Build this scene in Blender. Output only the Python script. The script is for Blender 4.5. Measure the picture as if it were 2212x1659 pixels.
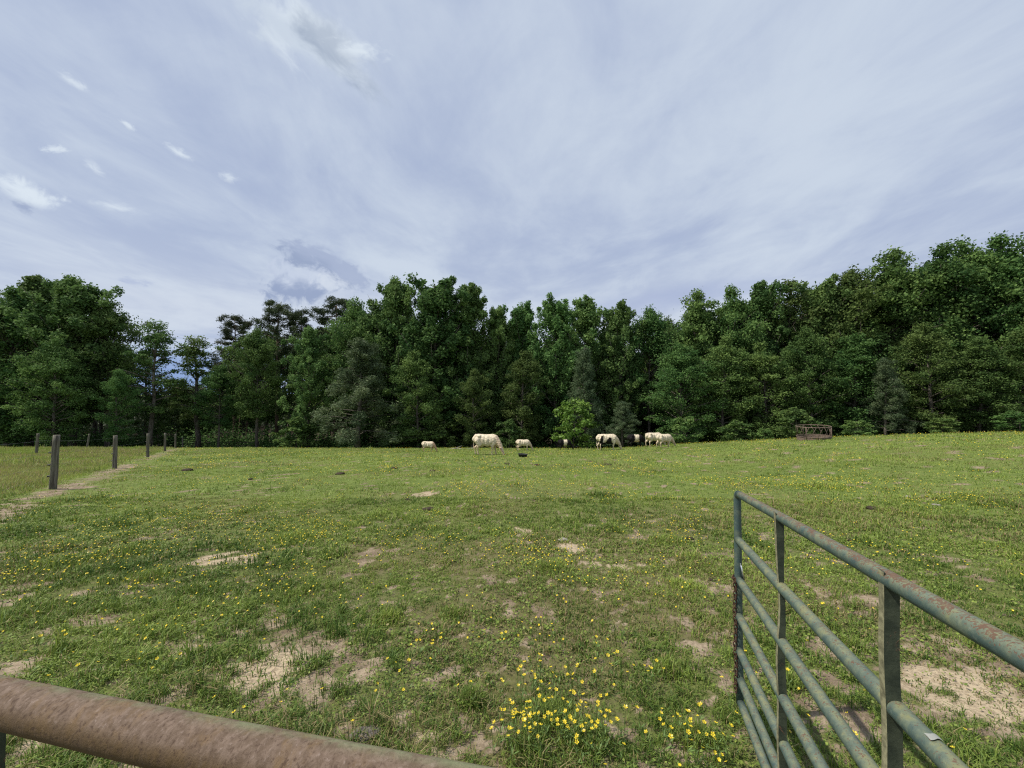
import bpy, bmesh, math, random
import numpy as np
from mathutils import Vector, Matrix

for o in list(bpy.data.objects):
    bpy.data.objects.remove(o)
SC = bpy.context.scene
COL = SC.collection
R = math.radians
PI = math.pi

# ------------------------------------------------------------------ camera
EYE = 1.70
F = 385.0            # focal length in pixels of a 1024 px wide frame
PITCH = R(1.3)
cam_d = bpy.data.cameras.new('camera')
cam = bpy.data.objects.new('camera', cam_d)
COL.objects.link(cam)
cam.location = (0, 0, EYE)
cam.rotation_euler = (R(90) + PITCH, 0, 0)
cam_d.sensor_width = 36.0
cam_d.lens = 36.0 * F / 1024.0
cam_d.clip_start = 0.03
cam_d.clip_end = 6000
SC.camera = cam

# ------------------------------------------------------------------ light and exposure
SUN_EL = R(56)
SUN_DIR = Vector((-0.93, -0.10, 0)).normalized() * math.cos(SUN_EL) + Vector((0, 0, math.sin(SUN_EL)))
sun_d = bpy.data.lights.new('sun', 'SUN')
sun_d.energy = 4.8
sun_d.angle = R(0.8)
sun_d.color = (1.0, 0.94, 0.84)
sun = bpy.data.objects.new('sun', sun_d)
COL.objects.link(sun)
sun.rotation_euler = SUN_DIR.to_track_quat('Z', 'Y').to_euler()
sun.location = (-40, 10, 60)
SC.view_settings.view_transform = 'Standard'
SC.view_settings.look = 'None'
SC.view_settings.gamma = 1.0
SC.view_settings.exposure = 0.0
SC.cycles.max_bounces = 5
SC.cycles.diffuse_bounces = 3
SC.cycles.transmission_bounces = 2
SC.cycles.transparent_max_bounces = 4
SC.cycles.use_denoising = False
SC.cycles.filter_width = 1.2
SC.cycles.sample_clamp_indirect = 6.0


class NT:
    """tiny helper for building node trees"""
    def __init__(s, tree):
        s.t = tree
        s.t.nodes.clear()

    def n(s, typ, **kw):
        nd = s.t.nodes.new(typ)
        for k, v in kw.items():
            setattr(nd, k, v)
        return nd

    def put(s, sock, v):
        if v is None:
            return
        if isinstance(v, bpy.types.NodeSocket):
            s.t.links.new(v, sock)
        else:
            try:
                sock.default_value = v
            except Exception:
                sock.default_value = tuple(v) + (1.0,)

    def m(s, op, a, b=None, c=None, clamp=False):
        nd = s.n('ShaderNodeMath', operation=op, use_clamp=clamp)
        s.put(nd.inputs[0], a); s.put(nd.inputs[1], b); s.put(nd.inputs[2], c)
        return nd.outputs[0]

    def v(s, op, a, b=None, out=0):
        nd = s.n('ShaderNodeVectorMath', operation=op)
        s.put(nd.inputs[0], a)
        if b is not None:
            s.put(nd.inputs[1], b)
        return nd.outputs['Value'] if op in ('LENGTH', 'DOT_PRODUCT', 'DISTANCE') else nd.outputs[0]

    def mr(s, val, a, b, c=0.0, d=1.0, smooth=True):
        nd = s.n('ShaderNodeMapRange')
        nd.interpolation_type = 'SMOOTHSTEP' if smooth else 'LINEAR'
        for i, q in enumerate((val, a, b, c, d)):
            s.put(nd.inputs[i], q)
        return nd.outputs[0]

    def mix(s, f, a, b):
        nd = s.n('ShaderNodeMix', data_type='RGBA')
        s.put(nd.inputs[0], f); s.put(nd.inputs[6], a); s.put(nd.inputs[7], b)
        return nd.outputs[2]

    def noise(s, vec, scale, detail=4, rough=0.5, dist=0.0, w=None):
        nd = s.n('ShaderNodeTexNoise')
        if w is not None:
            nd.noise_dimensions = '4D'
            nd.inputs['W'].default_value = w
        s.put(nd.inputs['Vector'], vec)
        nd.inputs['Scale'].default_value = scale
        nd.inputs['Detail'].default_value = detail
        nd.inputs['Roughness'].default_value = rough
        nd.inputs['Distortion'].default_value = dist
        return nd.outputs[0]

    def comb(s, x, y, z=0.0):
        nd = s.n('ShaderNodeCombineXYZ')
        s.put(nd.inputs[0], x); s.put(nd.inputs[1], y); s.put(nd.inputs[2], z)
        return nd.outputs[0]


# ------------------------------------------------------------------ sky
world = bpy.data.worlds.new('World')
SC.world = world
world.use_nodes = True
W = NT(world.node_tree)
tc = W.n('ShaderNodeTexCoord')
dirv = tc.outputs['Generated']
sep = W.n('ShaderNodeSeparateXYZ'); W.put(sep.inputs[0], dirv)
dx, dy, dz = sep.outputs
sky = W.n('ShaderNodeTexSky', sky_type='NISHITA')
sky.sun_disc = False
sky.sun_elevation = SUN_EL
sky.sun_rotation = math.atan2(SUN_DIR.x, SUN_DIR.y)
sky.air_density = 1.0; sky.dust_density = 0.6; sky.ozone_density = 2.0
# high veil of cloud, laid out on a flat layer overhead
zz = W.m('ADD', W.m('MAXIMUM', dz, 0.0), 0.10)
px_ = W.m('DIVIDE', dx, zz); py_ = W.m('DIVIDE', dy, zz)
flat = W.comb(px_, py_, 0.0)
rot = W.n('ShaderNodeVectorRotate', rotation_type='Z_AXIS')
W.put(rot.inputs['Vector'], flat); rot.inputs['Angle'].default_value = R(-5)
pr = rot.outputs[0]
streak = W.noise(W.v('MULTIPLY', pr, (0.80, 0.46, 1)), 1.15, 7, 0.6, 1.3, w=3.1)
broad = W.noise(W.v('MULTIPLY', pr, (0.55, 0.34, 1)), 0.9, 4, 0.5, 0.6, w=8.4)
mott = W.noise(W.v('MULTIPLY', pr, (1.0, 0.7, 1)), 2.6, 7, 0.6, 0.5, w=1.7)
veil = W.m('ADD', W.m('ADD', W.m('MULTIPLY', streak, 0.40), W.m('MULTIPLY', broad, 0.30)), W.m('MULTIPLY', mott, 0.30))
veil = W.mr(veil, 0.40, 0.60)
lowz = W.mr(dz, 0.0, 0.42, 1.0, 0.0)
veil = W.m('ADD', W.m('MULTIPLY', veil, 0.88), W.m('MULTIPLY', lowz, 0.30), clamp=True)
colr = W.mix(veil, (0.412, 0.488, 0.668), (0.630, 0.710, 0.818))
colr = W.mix(W.m('MULTIPLY', W.mr(dz, 0.02, 0.34, 1.0, 0.0), W.mr(broad, .35, .62, .25, .75)), colr, (0.640, 0.680, 0.790))
# the bright, slightly warm air near the horizon
gx = W.m('DIVIDE', dx, W.m('MAXIMUM', dy, 0.08)); gz = W.m('DIVIDE', dz, W.m('MAXIMUM', dy, 0.08))
g = W.comb(gx, gz, 0.0)
front = W.mr(dy, 0.05, 0.2)


def cloud(base, px, py, rx, ry, ang, nscale, k, lo, hi, strength, bright, dark, sdir, s0, s1, seed):
    """one cloud of its own, centred on the sky direction seen at px,py (2212 px wide photo)"""
    cx = (px * 1024 / 2212 - 512) / F
    cz = (393 - py * 1024 / 2212) / F
    q = W.v('SUBTRACT', g, (cx, cz, 0))
    r = W.n('ShaderNodeVectorRotate', rotation_type='Z_AXIS')
    W.put(r.inputs['Vector'], q); r.inputs['Angle'].default_value = R(ang)
    sx = rx * 1024 / 2212 / F; sy = ry * 1024 / 2212 / F
    q = W.v('MULTIPLY', r.outputs[0], (1 / sx, 1 / sy, 0))
    d = W.v('LENGTH', q)
    nz = W.noise(W.v('MULTIPLY', q, (1.0, 0.7, 1)), nscale, 8, 0.6, 0.6, w=seed)
    val = W.m('ADD', W.m('SUBTRACT', 1.0, d), W.m('MULTIPLY', W.m('SUBTRACT', nz, 0.5), k))
    mask = W.m('MULTIPLY', W.m('MULTIPLY', W.mr(val, lo, hi), strength), front)
    sh = W.m('ADD', W.v('DOT_PRODUCT', q, (sdir[0], sdir[1], 0)), W.m('MULTIPLY', W.m('SUBTRACT', nz, 0.5), 1.6))
    c = W.mix(W.mr(sh, s0, s1), bright, dark)
    return W.mix(mask, base, c)


WHITE = (0.74, 0.82, 0.90); GREY = (0.36, 0.42, 0.56); MID = (0.47, 0.54, 0.70)
colr = cloud(colr, 655, 45, 200, 80, 40, 1.5, 2.2, 0.0, 0.6, 0.9, (0.72, 0.80, 0.88), (0.62, 0.70, 0.80), (0.1, -1), -0.2, 0.5, 11.0)
colr = cloud(colr, 705, 90, 185, 56, 46, 1.5, 1.9, 0.05, 0.75, 0.85, (0.45, 0.52, 0.63), (0.35, 0.42, 0.54), (0.1, -1), -0.2, 0.5, 13.0)
colr = cloud(colr, 765, 92, 85, 34, 12, 2.4, 2.4, 0.1, 1.1, 0.9, WHITE, (0.60, 0.67, 0.76), (0, -1), 0.2, 1.0, 12.0)
colr = cloud(colr, 600, 95, 130, 24, 55, 2.4, 2.4, 0.1, 1.3, 0.6, WHITE, (0.62, 0.69, 0.78), (0, -1), 0.2, 1.0, 14.0)
colr = cloud(colr, 690, 612, 115, 50, 0, 2.0, 2.2, 0.0, 1.0, 0.8, (0.70, 0.76, 0.85), (0.62, 0.68, 0.79), (0, -1), 0, 1, 20.0)
colr = cloud(colr, 675, 556, 125, 38, 26, 2.2, 2.4, 0.1, 0.65, 0.95, (0.40, 0.47, 0.64), (0.32, 0.39, 0.56), (0, -1), -0.3, 0.5, 21.0)
colr = cloud(colr, 632, 615, 100, 62, 0, 2.5, 2.7, 0.1, 0.6, 0.92, (0.58, 0.65, 0.79), (0.30, 0.37, 0.55), (-0.2, -1), -0.5, 0.3, 22.0)
colr = cloud(colr, 755, 596, 60, 28, 30, 1.9, 2.0, 0.1, 0.5, 0.9, (0.40, 0.47, 0.64), (0.36, 0.43, 0.61), (0, -1), 0, 1, 23.0)
colr = cloud(colr, 143, 166, 62, 18, 33, 1.8, 1.7, 0.2, 1.1, 0.8, WHITE, (0.60, 0.67, 0.76), (0, -1), 0.2, 1.0, 31.0)
colr = cloud(colr, 264, 262, 34, 11, 36, 1.8, 1.7, 0.2, 1.0, 0.8, WHITE, (0.60, 0.67, 0.76), (0, -1), 0.2, 1.0, 32.0)
colr = cloud(colr, 378, 325, 58, 16, 30, 1.9, 1.8, 0.2, 1.0, 0.85, WHITE, (0.43, 0.50, 0.68), (0.4, -1), 0.0, 0.9, 33.0)
colr = cloud(colr, 105, 316, 46, 15, 0, 2.2, 2.0, 0.2, 0.9, 0.8, WHITE, (0.60, 0.67, 0.76), (0, -1), 0.2, 1.0, 34.0)
colr = cloud(colr, 190, 356, 48, 15, 35, 1.9, 1.8, 0.2, 1.1, 0.6, WHITE, (0.60, 0.67, 0.76), (0, -1), 0.2, 1.0, 35.0)
colr = cloud(colr, 45, 420, 115, 44, 18, 1.8, 1.9, 0.1, 0.7, 0.95, WHITE, (0.36, 0.43, 0.60), (-0.3, -1), -0.1, 0.7, 36.0)
colr = cloud(colr, 235, 442, 90, 17, 14, 2.0, 1.9, 0.2, 1.1, 0.65, WHITE, (0.60, 0.67, 0.76), (0, -1), 0.2, 1.0, 37.0)
colr = cloud(colr, 485, 378, 42, 18, 20, 2.0, 1.9, 0.2, 1.1, 0.65, WHITE, (0.60, 0.67, 0.76), (0, -1), 0.2, 1.0, 38.0)
colr = cloud(colr, 285, 608, 70, 14, 10, 2.0, 1.9, 0.2, 1.0, 0.6, (0.40, 0.47, 0.68), (0.38, 0.45, 0.66), (0, -1), 0.2, 1.0, 39.0)
colr = cloud(colr, 1480, 640, 420, 40, -8, 1.2, 1.2, 0.0, 1.0, 0.45, (0.36, 0.43, 0.66), (0.36, 0.43, 0.66), (0, -1), 0.2, 1.0, 40.0)
# clear blue shows low on the left, where the veil is open
blue = W.v('LENGTH', W.v('MULTIPLY', W.v('SUBTRACT', g, (-0.90, 0.02, 0)), (2.0, 7.5, 0)))
blue = W.mr(W.m('ADD', blue, W.m('MULTIPLY', W.m('SUBTRACT', mott, 0.5), 1.3)), 0.3, 1.15, 0.8, 0.0)
colr = W.mix(W.m('MULTIPLY', blue, front), colr, (0.17, 0.31, 0.64))
cover = W.mr(dz, -0.2, 0.0, 0.80, 0.96)
bg1 = W.n('ShaderNodeBackground'); W.put(bg1.inputs[0], sky.outputs[0]); bg1.inputs[1].default_value = 0.10
bg2 = W.n('ShaderNodeBackground'); W.put(bg2.inputs[0], colr); bg2.inputs[1].default_value = 1.0
mx = W.n('ShaderNodeMixShader')
W.put(mx.inputs[0], cover); W.put(mx.inputs[1], bg1.outputs[0]); W.put(mx.inputs[2], bg2.outputs[0])
wo = W.n('ShaderNodeOutputWorld'); W.put(wo.inputs[0], mx.outputs[0])

# ------------------------------------------------------------------ helpers
rng = np.random.default_rng(7)
random.seed(7)


def hash2(ix, iy, seed):
    h = (ix.astype(np.int64) * 374761393 + iy.astype(np.int64) * 668265263 + seed * 1442695041) & 0xFFFFFFFF
    h = ((h ^ (h >> 13)) * 1274126177) & 0xFFFFFFFF
    h = h ^ (h >> 16)
    return (h & 0xFFFF) / 65535.0


def vnoise(x, y, seed=0):
    xf = np.floor(x); yf = np.floor(y)
    u = x - xf; v = y - yf
    u = u * u * (3 - 2 * u); v = v * v * (3 - 2 * v)
    a = hash2(xf, yf, seed); b = hash2(xf + 1, yf, seed); c = hash2(xf, yf + 1, seed); d = hash2(xf + 1, yf + 1, seed)
    return (a * (1 - u) + b * u) * (1 - v) + (c * (1 - u) + d * u) * v


def fbm(x, y, scale, oct=4, seed=0, gain=0.5):
    s = np.zeros_like(x, dtype=float); amp = 1.0; tot = 0
    for i in range(oct):
        s += amp * vnoise(x * scale + 17.3 * i, y * scale - 9.1 * i, seed + i)
        tot += amp; amp *= gain; scale *= 2.03
    return s / tot


def sstep(x, a, b):
    t = np.clip((x - a) / (b - a), 0, 1)
    return t * t * (3 - 2 * t)


def tag(o, label=None, cat=None, group=None, kind=None):
    if label: o['label'] = label
    if cat: o['category'] = cat
    if group: o['group'] = group
    if kind: o['kind'] = kind
    return o


def link(name, me, mat=None, parent=None):
    o = bpy.data.objects.new(name, me)
    COL.objects.link(o)
    if mat is not None:
        for m_ in (mat if isinstance(mat, (list, tuple)) else [mat]):
            me.materials.append(m_)
    if parent is not None:
        o.parent = parent
    return o


def empty(name, loc=(0, 0, 0), rz=0.0):
    o = bpy.data.objects.new(name, None)
    o.empty_display_size = 0.2
    COL.objects.link(o)
    o.location = loc
    o.rotation_euler = (0, 0, rz)
    return o


def copy_tree(o, parent=None):
    c = o.copy(); COL.objects.link(c)
    if parent is not None:
        c.parent = parent
    for ch in list(o.children):
        copy_tree(ch, c)
    return c


def np_mesh(name, verts, faces, smooth=False, attrs=None, mats=None):
    me = bpy.data.meshes.new(name)
    verts = np.asarray(verts, dtype=np.float32); faces = np.asarray(faces, dtype=np.int32)
    n, k = faces.shape
    me.vertices.add(len(verts)); me.vertices.foreach_set('co', verts.ravel())
    me.loops.add(n * k); me.loops.foreach_set('vertex_index', faces.ravel())
    me.polygons.add(n); me.polygons.foreach_set('loop_start', np.arange(0, n * k, k, dtype=np.int32))
    if mats is not None:
        me.polygons.foreach_set('material_index', np.asarray(mats, dtype=np.int32))
    me.update(calc_edges=True)
    me.polygons.foreach_set('use_smooth', np.full(n, bool(smooth)))
    for k_, a in (attrs or {}).items():
        at = me.attributes.new(k_, 'FLOAT', 'POINT')
        at.data.foreach_set('value', np.asarray(a, dtype=np.float32))
    return me


def tube_bm(bm, pts, radii, seg=10, cap=True):
    pts = [Vector(p) for p in pts]
    if not isinstance(radii, (list, tuple)):
        radii = [radii] * len(pts)
    rings = []
    ref = None
    for i, p in enumerate(pts):
        if i == 0: t = pts[1] - pts[0]
        elif i == len(pts) - 1: t = pts[-1] - pts[-2]
        else: t = (pts[i + 1] - pts[i]).normalized() + (pts[i] - pts[i - 1]).normalized()
        t.normalize()
        if ref is None:
            ref = Vector((0, 0, 1)) if abs(t.z) < 0.9 else Vector((1, 0, 0))
        a = (ref - t * ref.dot(t)).normalized()
        ref = a
        b = t.cross(a)
        rings.append([bm.verts.new(p + (a * math.cos(2 * PI * j / seg) + b * math.sin(2 * PI * j / seg)) * radii[i]) for j in range(seg)])
    for r0, r1 in zip(rings, rings[1:]):
        for j in range(seg):
            f = bm.faces.new((r0[j], r0[(j + 1) % seg], r1[(j + 1) % seg], r1[j]))
            f.smooth = True
    if cap:
        bm.faces.new(list(reversed(rings[0]))); bm.faces.new(rings[-1])
    return rings


def bm_mesh(name, bm):
    me = bpy.data.meshes.new(name)
    bmesh.ops.recalc_face_normals(bm, faces=bm.faces[:])
    bm.to_mesh(me); bm.free()
    return me


def mat_new(name):
    m_ = bpy.data.materials.new(name)
    m_.use_nodes = True
    t = NT(m_.node_tree)
    out = t.n('ShaderNodeOutputMaterial')
    return m_, t, out


def principled(t, col, rough=0.7, spec=0.3, metal=0.0, normal=None):
    b = t.n('ShaderNodeBsdfPrincipled')
    t.put(b.inputs['Base Color'], col); t.put(b.inputs['Roughness'], rough)
    t.put(b.inputs['Specular IOR Level'], spec); t.put(b.inputs['Metallic'], metal)
    if normal is not None:
        t.put(b.inputs['Normal'], normal)
    return b.outputs[0]


def bump(t, h, strength=0.3, dist=0.01):
    b = t.n('ShaderNodeBump')
    t.put(b.inputs['Height'], h); b.inputs['Strength'].default_value = strength; b.inputs['Distance'].default_value = dist
    return b.outputs[0]


# ------------------------------------------------------------------ the lie of the land
def height(x, y, micro=True):
    x = np.asarray(x, float); y = np.asarray(y, float)
    yy = np.clip(y, -12, None)
    z = -0.103 * yy
    dc = 40 - 9 * sstep(x, 4, 28)
    e = np.clip(y - dc, 0, None)
    z = z - np.where(e < 14, 0.0075 * e * e, 0.0075 * 196 + 0.21 * (e - 14)) * (1 - 0.55 * sstep(-x, 10, 30))
    xr = np.clip(x - 9, 0, None)
    z = z + 1.85 * (1 - np.exp(-(xr / 16) ** 1.3)) * sstep(y, 2, 20)
    # level out far away
    far = sstep(np.hypot(x * 0.6, y), 75, 150)
    z = z * (1 - far) + (-12.5) * far
    if micro:
        near = 1 - sstep(np.hypot(x, y), 25, 60)
        z = z + near * (0.10 * (fbm(x, y, 0.35, 3, 5) - 0.5) + 0.045 * (fbm(x, y, 1.6, 3, 15) - 0.5)) * sstep(np.hypot(x, y), 0.2, 3)
        z = z + (1 - sstep(np.hypot(x, y), 8, 16)) * 0.02 * (fbm(x, y, 9.0, 3, 25) - 0.5)
    return z


def hz(x, y):
    return float(height(np.array([x]), np.array([y]))[0])


def ray(px, py):
    """direction through a pixel of the 2212 px wide photo"""
    u = (px * 1024 / 2212 - 512) / F
    v = (384 - py * 1024 / 2212) / F
    c, s = math.cos(PITCH), math.sin(PITCH)
    return Vector((u, c - v * s, s + v * c))


def on_ground(px, py):
    d = ray(px, py)
    t = 0.5
    prev = t
    while t < 120:
        if EYE + d.z * t < hz(d.x * t, d.y * t):
            a, b = prev, t
            for _ in range(25):
                m_ = (a + b) / 2
                if EYE + d.z * m_ < hz(d.x * m_, d.y * m_): b = m_
                else: a = m_
            return Vector((d.x * b, d.y * b, hz(d.x * b, d.y * b)))
        prev = t
        t *= 1.04
    return None


def at_depth(px, py, depth):
    d = ray(px, py)
    return Vector((0, 0, EYE)) + d * (depth / d.y)


# fence line on the left
FA = np.array([-13.75, 11.6]); FD = np.array([-5.15, 6.8]); FU = FD / np.linalg.norm(FD); FN = np.array([FU[1], -FU[0]])   # FN points to the field


def fence_side(x, y):
    return (x - FA[0]) * FN[0] + (y - FA[1]) * FN[1]


# (pixel x, pixel y, radius x, radius y in metres, strength) of worn bare patches
BARE = []
for px, py, rx, ry, s in [(505, 1205, .55, .45, 1.0), (920, 1068, .5, .5, 1.0), (985, 1097, .6, .5, .7), (1125, 1147, .38, .35, 1.1),
                          (1100, 1172, .4, .3, .7), (1232, 1180, .35, .35, 1.0), (1320, 1222, .5, .3, 1.0), (1400, 1162, .6, .4, .6),
                          (600, 1335, .4, .4, .9), (640, 1400, .45, .4, .8), (560, 1450, .38, .3, 1.0), (680, 1480, .45, .3, .8), (880, 1560, .25, .2, .8), (780, 1420, .35, .3, .6),
                          (820, 1195, .4, .3, .6), (1550, 1265, .4, .3, .7), (1780, 1390, .35, .3, .8), (1890, 1300, .5, .4, .6),
                          (2050, 1470, .42, .22, 1.35), (2150, 1530, .42, .20, 1.3), (2180, 1450, .45, .3, .9), (1980, 1400, .3, .2, .7),
                          (1800, 1470, .25, .2, .8), (30, 1440, .3, .2, .9), (180, 1345, .35, .3, .6), (90, 1600, .14, .08, 1.2),
                          (290, 1650, .14, .07, 1.3), (900, 1590, .22, .14, 1.1), (960, 1625, .2, .1, .9), (1000, 1470, .3, .2, .6), (1420, 1435, .2, .15, .8),
                          (1530, 1490, .2, .15, .8), (790, 1215, .3, .25, .6), (1700, 1160, .6, .4, .4), (1150, 1330, .35, .25, .5), (730, 1580, .2, .12, .7),
                          (1480, 1625, .15, .08, .9), (540, 1525, .22, .15, .8), (400, 1490, .25, .15, .5), (2040, 1390, .35, .2, .8), (1830, 1560, .3, .2, .7),
                          (2000, 1570, .3, .2, .6), (350, 1390, .3, .2, .5)]:
    g_ = on_ground(px, py)
    BARE.append((g_.x, g_.y, rx, ry, s))


def bare_mask(x, y):
    w = fbm(x, y, 2.2, 4, 41, 0.6) - 0.5
    w2 = fbm(x, y, 9.0, 3, 51) - 0.5
    v = np.zeros_like(x)
    for bx, by, rx, ry, s in BARE:
        d = np.sqrt(((x - bx) / (rx * .85)) ** 2 + ((y - by) / (ry * .85)) ** 2)
        v = np.maximum(v, s * np.clip(1.25 - d, 0, 1))
    w3 = fbm(x, y, 22.0, 2, 55) - 0.5
    v = v * 0.9 + 1.1 * w + 1.6 * w2 + 1.2 * w3
    near = 1 - sstep(np.hypot(x, y), 4, 13)
    gen = ((fbm(x, y, 0.9, 4, 61, 0.6) - 0.525) * 2.0 + 1.9 * w2 + 1.6 * w3) * near
    v = np.maximum(v, gen)
    sd = fence_side(x, y)
    path = (1 - sstep(np.abs(sd - 0.25 - 0.9 * w), 0.1, 0.72)) * 0.68 + 0.9 * w + 1.0 * w2
    v = np.where(np.abs(sd) < 1.2, np.maximum(v, path), v)
    return sstep(v, 0.14, 0.75)


def sand_mask(x, y):
    v = np.zeros_like(x)
    for bx, by, rx, ry, s in BARE:
        if s >= 1.0:
            d = np.sqrt(((x - bx) / rx) ** 2 + ((y - by) / ry) ** 2)
            v = np.maximum(v, np.clip(1.2 - d, 0, 1))
    return sstep(v, .1, .6)


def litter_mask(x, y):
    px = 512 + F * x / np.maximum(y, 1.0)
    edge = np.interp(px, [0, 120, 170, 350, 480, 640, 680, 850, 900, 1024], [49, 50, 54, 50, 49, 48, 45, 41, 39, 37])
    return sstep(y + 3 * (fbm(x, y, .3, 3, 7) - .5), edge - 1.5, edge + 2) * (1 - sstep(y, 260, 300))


def dry_mask(x, y):
    a = sstep(fbm(x, y, 0.55, 4, 71, 0.55), 0.46, 0.68)
    sd = fence_side(x, y)
    left = sstep(-sd, 0.2, 1.0)
    b = sstep(fbm(x, y, 0.22, 4, 81), 0.42, 0.62) * left * (1 - 0.6 * sstep(-sd, 6, 14))
    return np.maximum(a * 0.7, b)


# ------------------------------------------------------------------ ground
def ground_mat():
    m_, t, out = mat_new('pasture ground')
    ge = t.n('ShaderNodeNewGeometry'); P = ge.outputs['Position']
    ab = t.n('ShaderNodeAttribute', attribute_name='bare').outputs['Fac']
    ad = t.n('ShaderNodeAttribute', attribute_name='dry').outputs['Fac']
    aw = t.n('ShaderNodeAttribute', attribute_name='worn').outputs['Fac']
    n1 = t.noise(P, 30, 5, 0.65); n2 = t.noise(P, 5, 4, 0.6); n3 = t.noise(P, 140, 3, 0.6); n4 = t.noise(P, 0.35, 4, 0.6)
    asd = t.n('ShaderNodeAttribute', attribute_name='sand').outputs['Fac']
    awd = t.n('ShaderNodeAttribute', attribute_name='litter').outputs['Fac']
    soil = t.mix(t.mr(n2, 0.35, 0.65), (0.17, 0.128, 0.088), (0.35, 0.28, 0.195))
    soil = t.mix(asd, soil, (0.44, 0.355, 0.24))
    soil = t.mix(t.mr(n1, 0.42, 0.62, 0, 0.55), soil, (0.12, 0.085, 0.055))
    soil = t.mix(t.mr(n3, 0.5, 0.75, 0, 0.5), soil, (0.45, 0.36, 0.25))
    thatch = t.mix(t.mr(n1, 0.35, 0.65), (0.06, 0.072, 0.024), (0.145, 0.165, 0.052))
    thatch = t.mix(t.mr(n4, 0.35, 0.65, 0, 0.5), thatch, (0.10, 0.125, 0.028))
    thatch = t.mix(t.m('MULTIPLY', ad, 0.7), thatch, (0.135, 0.105, 0.055))
    f = t.mr(t.m('ADD', ab, t.m('MULTIPLY', t.m('SUBTRACT', n1, 0.5), 0.8)), 0.25, 0.7)
    thatch = t.mix(t.m('MULTIPLY', t.m('SUBTRACT', 1.0, aw), .75), thatch, t.mix(t.mr(n2, .35, .65), (0.105, 0.150, 0.034), (0.175, 0.225, 0.055)))
    thatch = t.mix(t.m('MULTIPLY', aw, t.mr(t.noise(P, 11, 5, .7), .47, .64, 0, .5)), thatch, t.mix(.45, soil, (0.12, 0.09, 0.055)))
    c = t.mix(f, thatch, soil)
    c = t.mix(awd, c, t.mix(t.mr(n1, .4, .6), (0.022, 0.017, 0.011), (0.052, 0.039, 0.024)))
    hgt = t.m('ADD', t.m('MULTIPLY', n1, 0.7), t.m('MULTIPLY', n3, 0.3))
    s = principled(t, c, 0.95, 0.1, 0, bump(t, hgt, 0.6, 0.02))
    t.put(out.inputs[0], s)
    return m_


def build_ground():
    n = 520
    s = np.linspace(-1, 1, n)
    k = 8.6
    ax = 2600 * np.sinh(k * s) / math.sinh(k)
    # finer towards the camera's field
    X, Y = np.meshgrid(ax, ax + 2.2)
    x = X.ravel(); y = Y.ravel()
    z = height(x, y)
    idx = np.arange(n * n).reshape(n, n)
    f = np.stack([idx[:-1, :-1].ravel(), idx[:-1, 1:].ravel(), idx[1:, 1:].ravel(), idx[1:, :-1].ravel()], 1)
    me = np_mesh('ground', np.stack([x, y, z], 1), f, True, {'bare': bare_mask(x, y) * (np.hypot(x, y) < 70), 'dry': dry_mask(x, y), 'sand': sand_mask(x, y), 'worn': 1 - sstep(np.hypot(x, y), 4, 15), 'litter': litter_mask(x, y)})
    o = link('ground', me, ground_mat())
    tag(o, kind='structure')


build_ground()


# ------------------------------------------------------------------ grass
def foliage_mat(name, c0, c1, c2, trans=0.3, rough=0.55, spec=0.25, objvar=0.0):
    """leaf colour runs c0 -> c1 with the leaf's own 'tint', c2 with 'dry'"""
    m_, t, out = mat_new(name)
    a = t.n('ShaderNodeAttribute', attribute_name='tint').outputs['Fac']
    d = t.n('ShaderNodeAttribute', attribute_name='dry').outputs['Fac']
    c = t.mix(a, c0, c1)
    c = t.mix(d, c, c2)
    if objvar:
        oi = t.n('ShaderNodeObjectInfo')
        hv = t.n('ShaderNodeHueSaturation')
        t.put(hv.inputs['Hue'], t.mr(oi.outputs['Random'], 0, 1, 0.5 - 0.022 * objvar, 0.5 + 0.018 * objvar, False))
        t.put(hv.inputs['Value'], t.mr(t.m('FRACT', t.m('MULTIPLY', oi.outputs['Random'], 7.31)), 0, 1, 1 - 0.28 * objvar, 1 + 0.28 * objvar, False))
        t.put(hv.inputs['Color'], c)
        c = hv.outputs['Color']
    p = principled(t, c, rough, spec)
    tr = t.n('ShaderNodeBsdfTranslucent'); t.put(tr.inputs[0], c)
    mxs = t.n('ShaderNodeMixShader'); mxs.inputs[0].default_value = trans
    t.put(mxs.inputs[1], p); t.put(mxs.inputs[2], tr.outputs[0])
    t.put(out.inputs[0], mxs.outputs[0])
    return m_


def wedge(n, y0, y1, slope=1.52, pad=0.9):
    """points spread evenly over the part of the field the camera can see"""
    pts = []
    need = n
    while need > 0:
        y = rng.uniform(y0, y1, need * 2)
        x = rng.uniform(-1, 1, need * 2) * (slope * y1 + pad)
        k = np.abs(x) < slope * y + pad
        pts.append(np.stack([x[k], y[k]], 1)[:need])
        need -= len(pts[-1])
    return np.concatenate(pts)


def wedge_area(y0, y1, slope=1.52, pad=0.9):
    return slope * (y1 * y1 - y0 * y0) + 2 * pad * (y1 - y0)


V_, F_, T_, D_ = [], [], [], []
voff = 0


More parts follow.
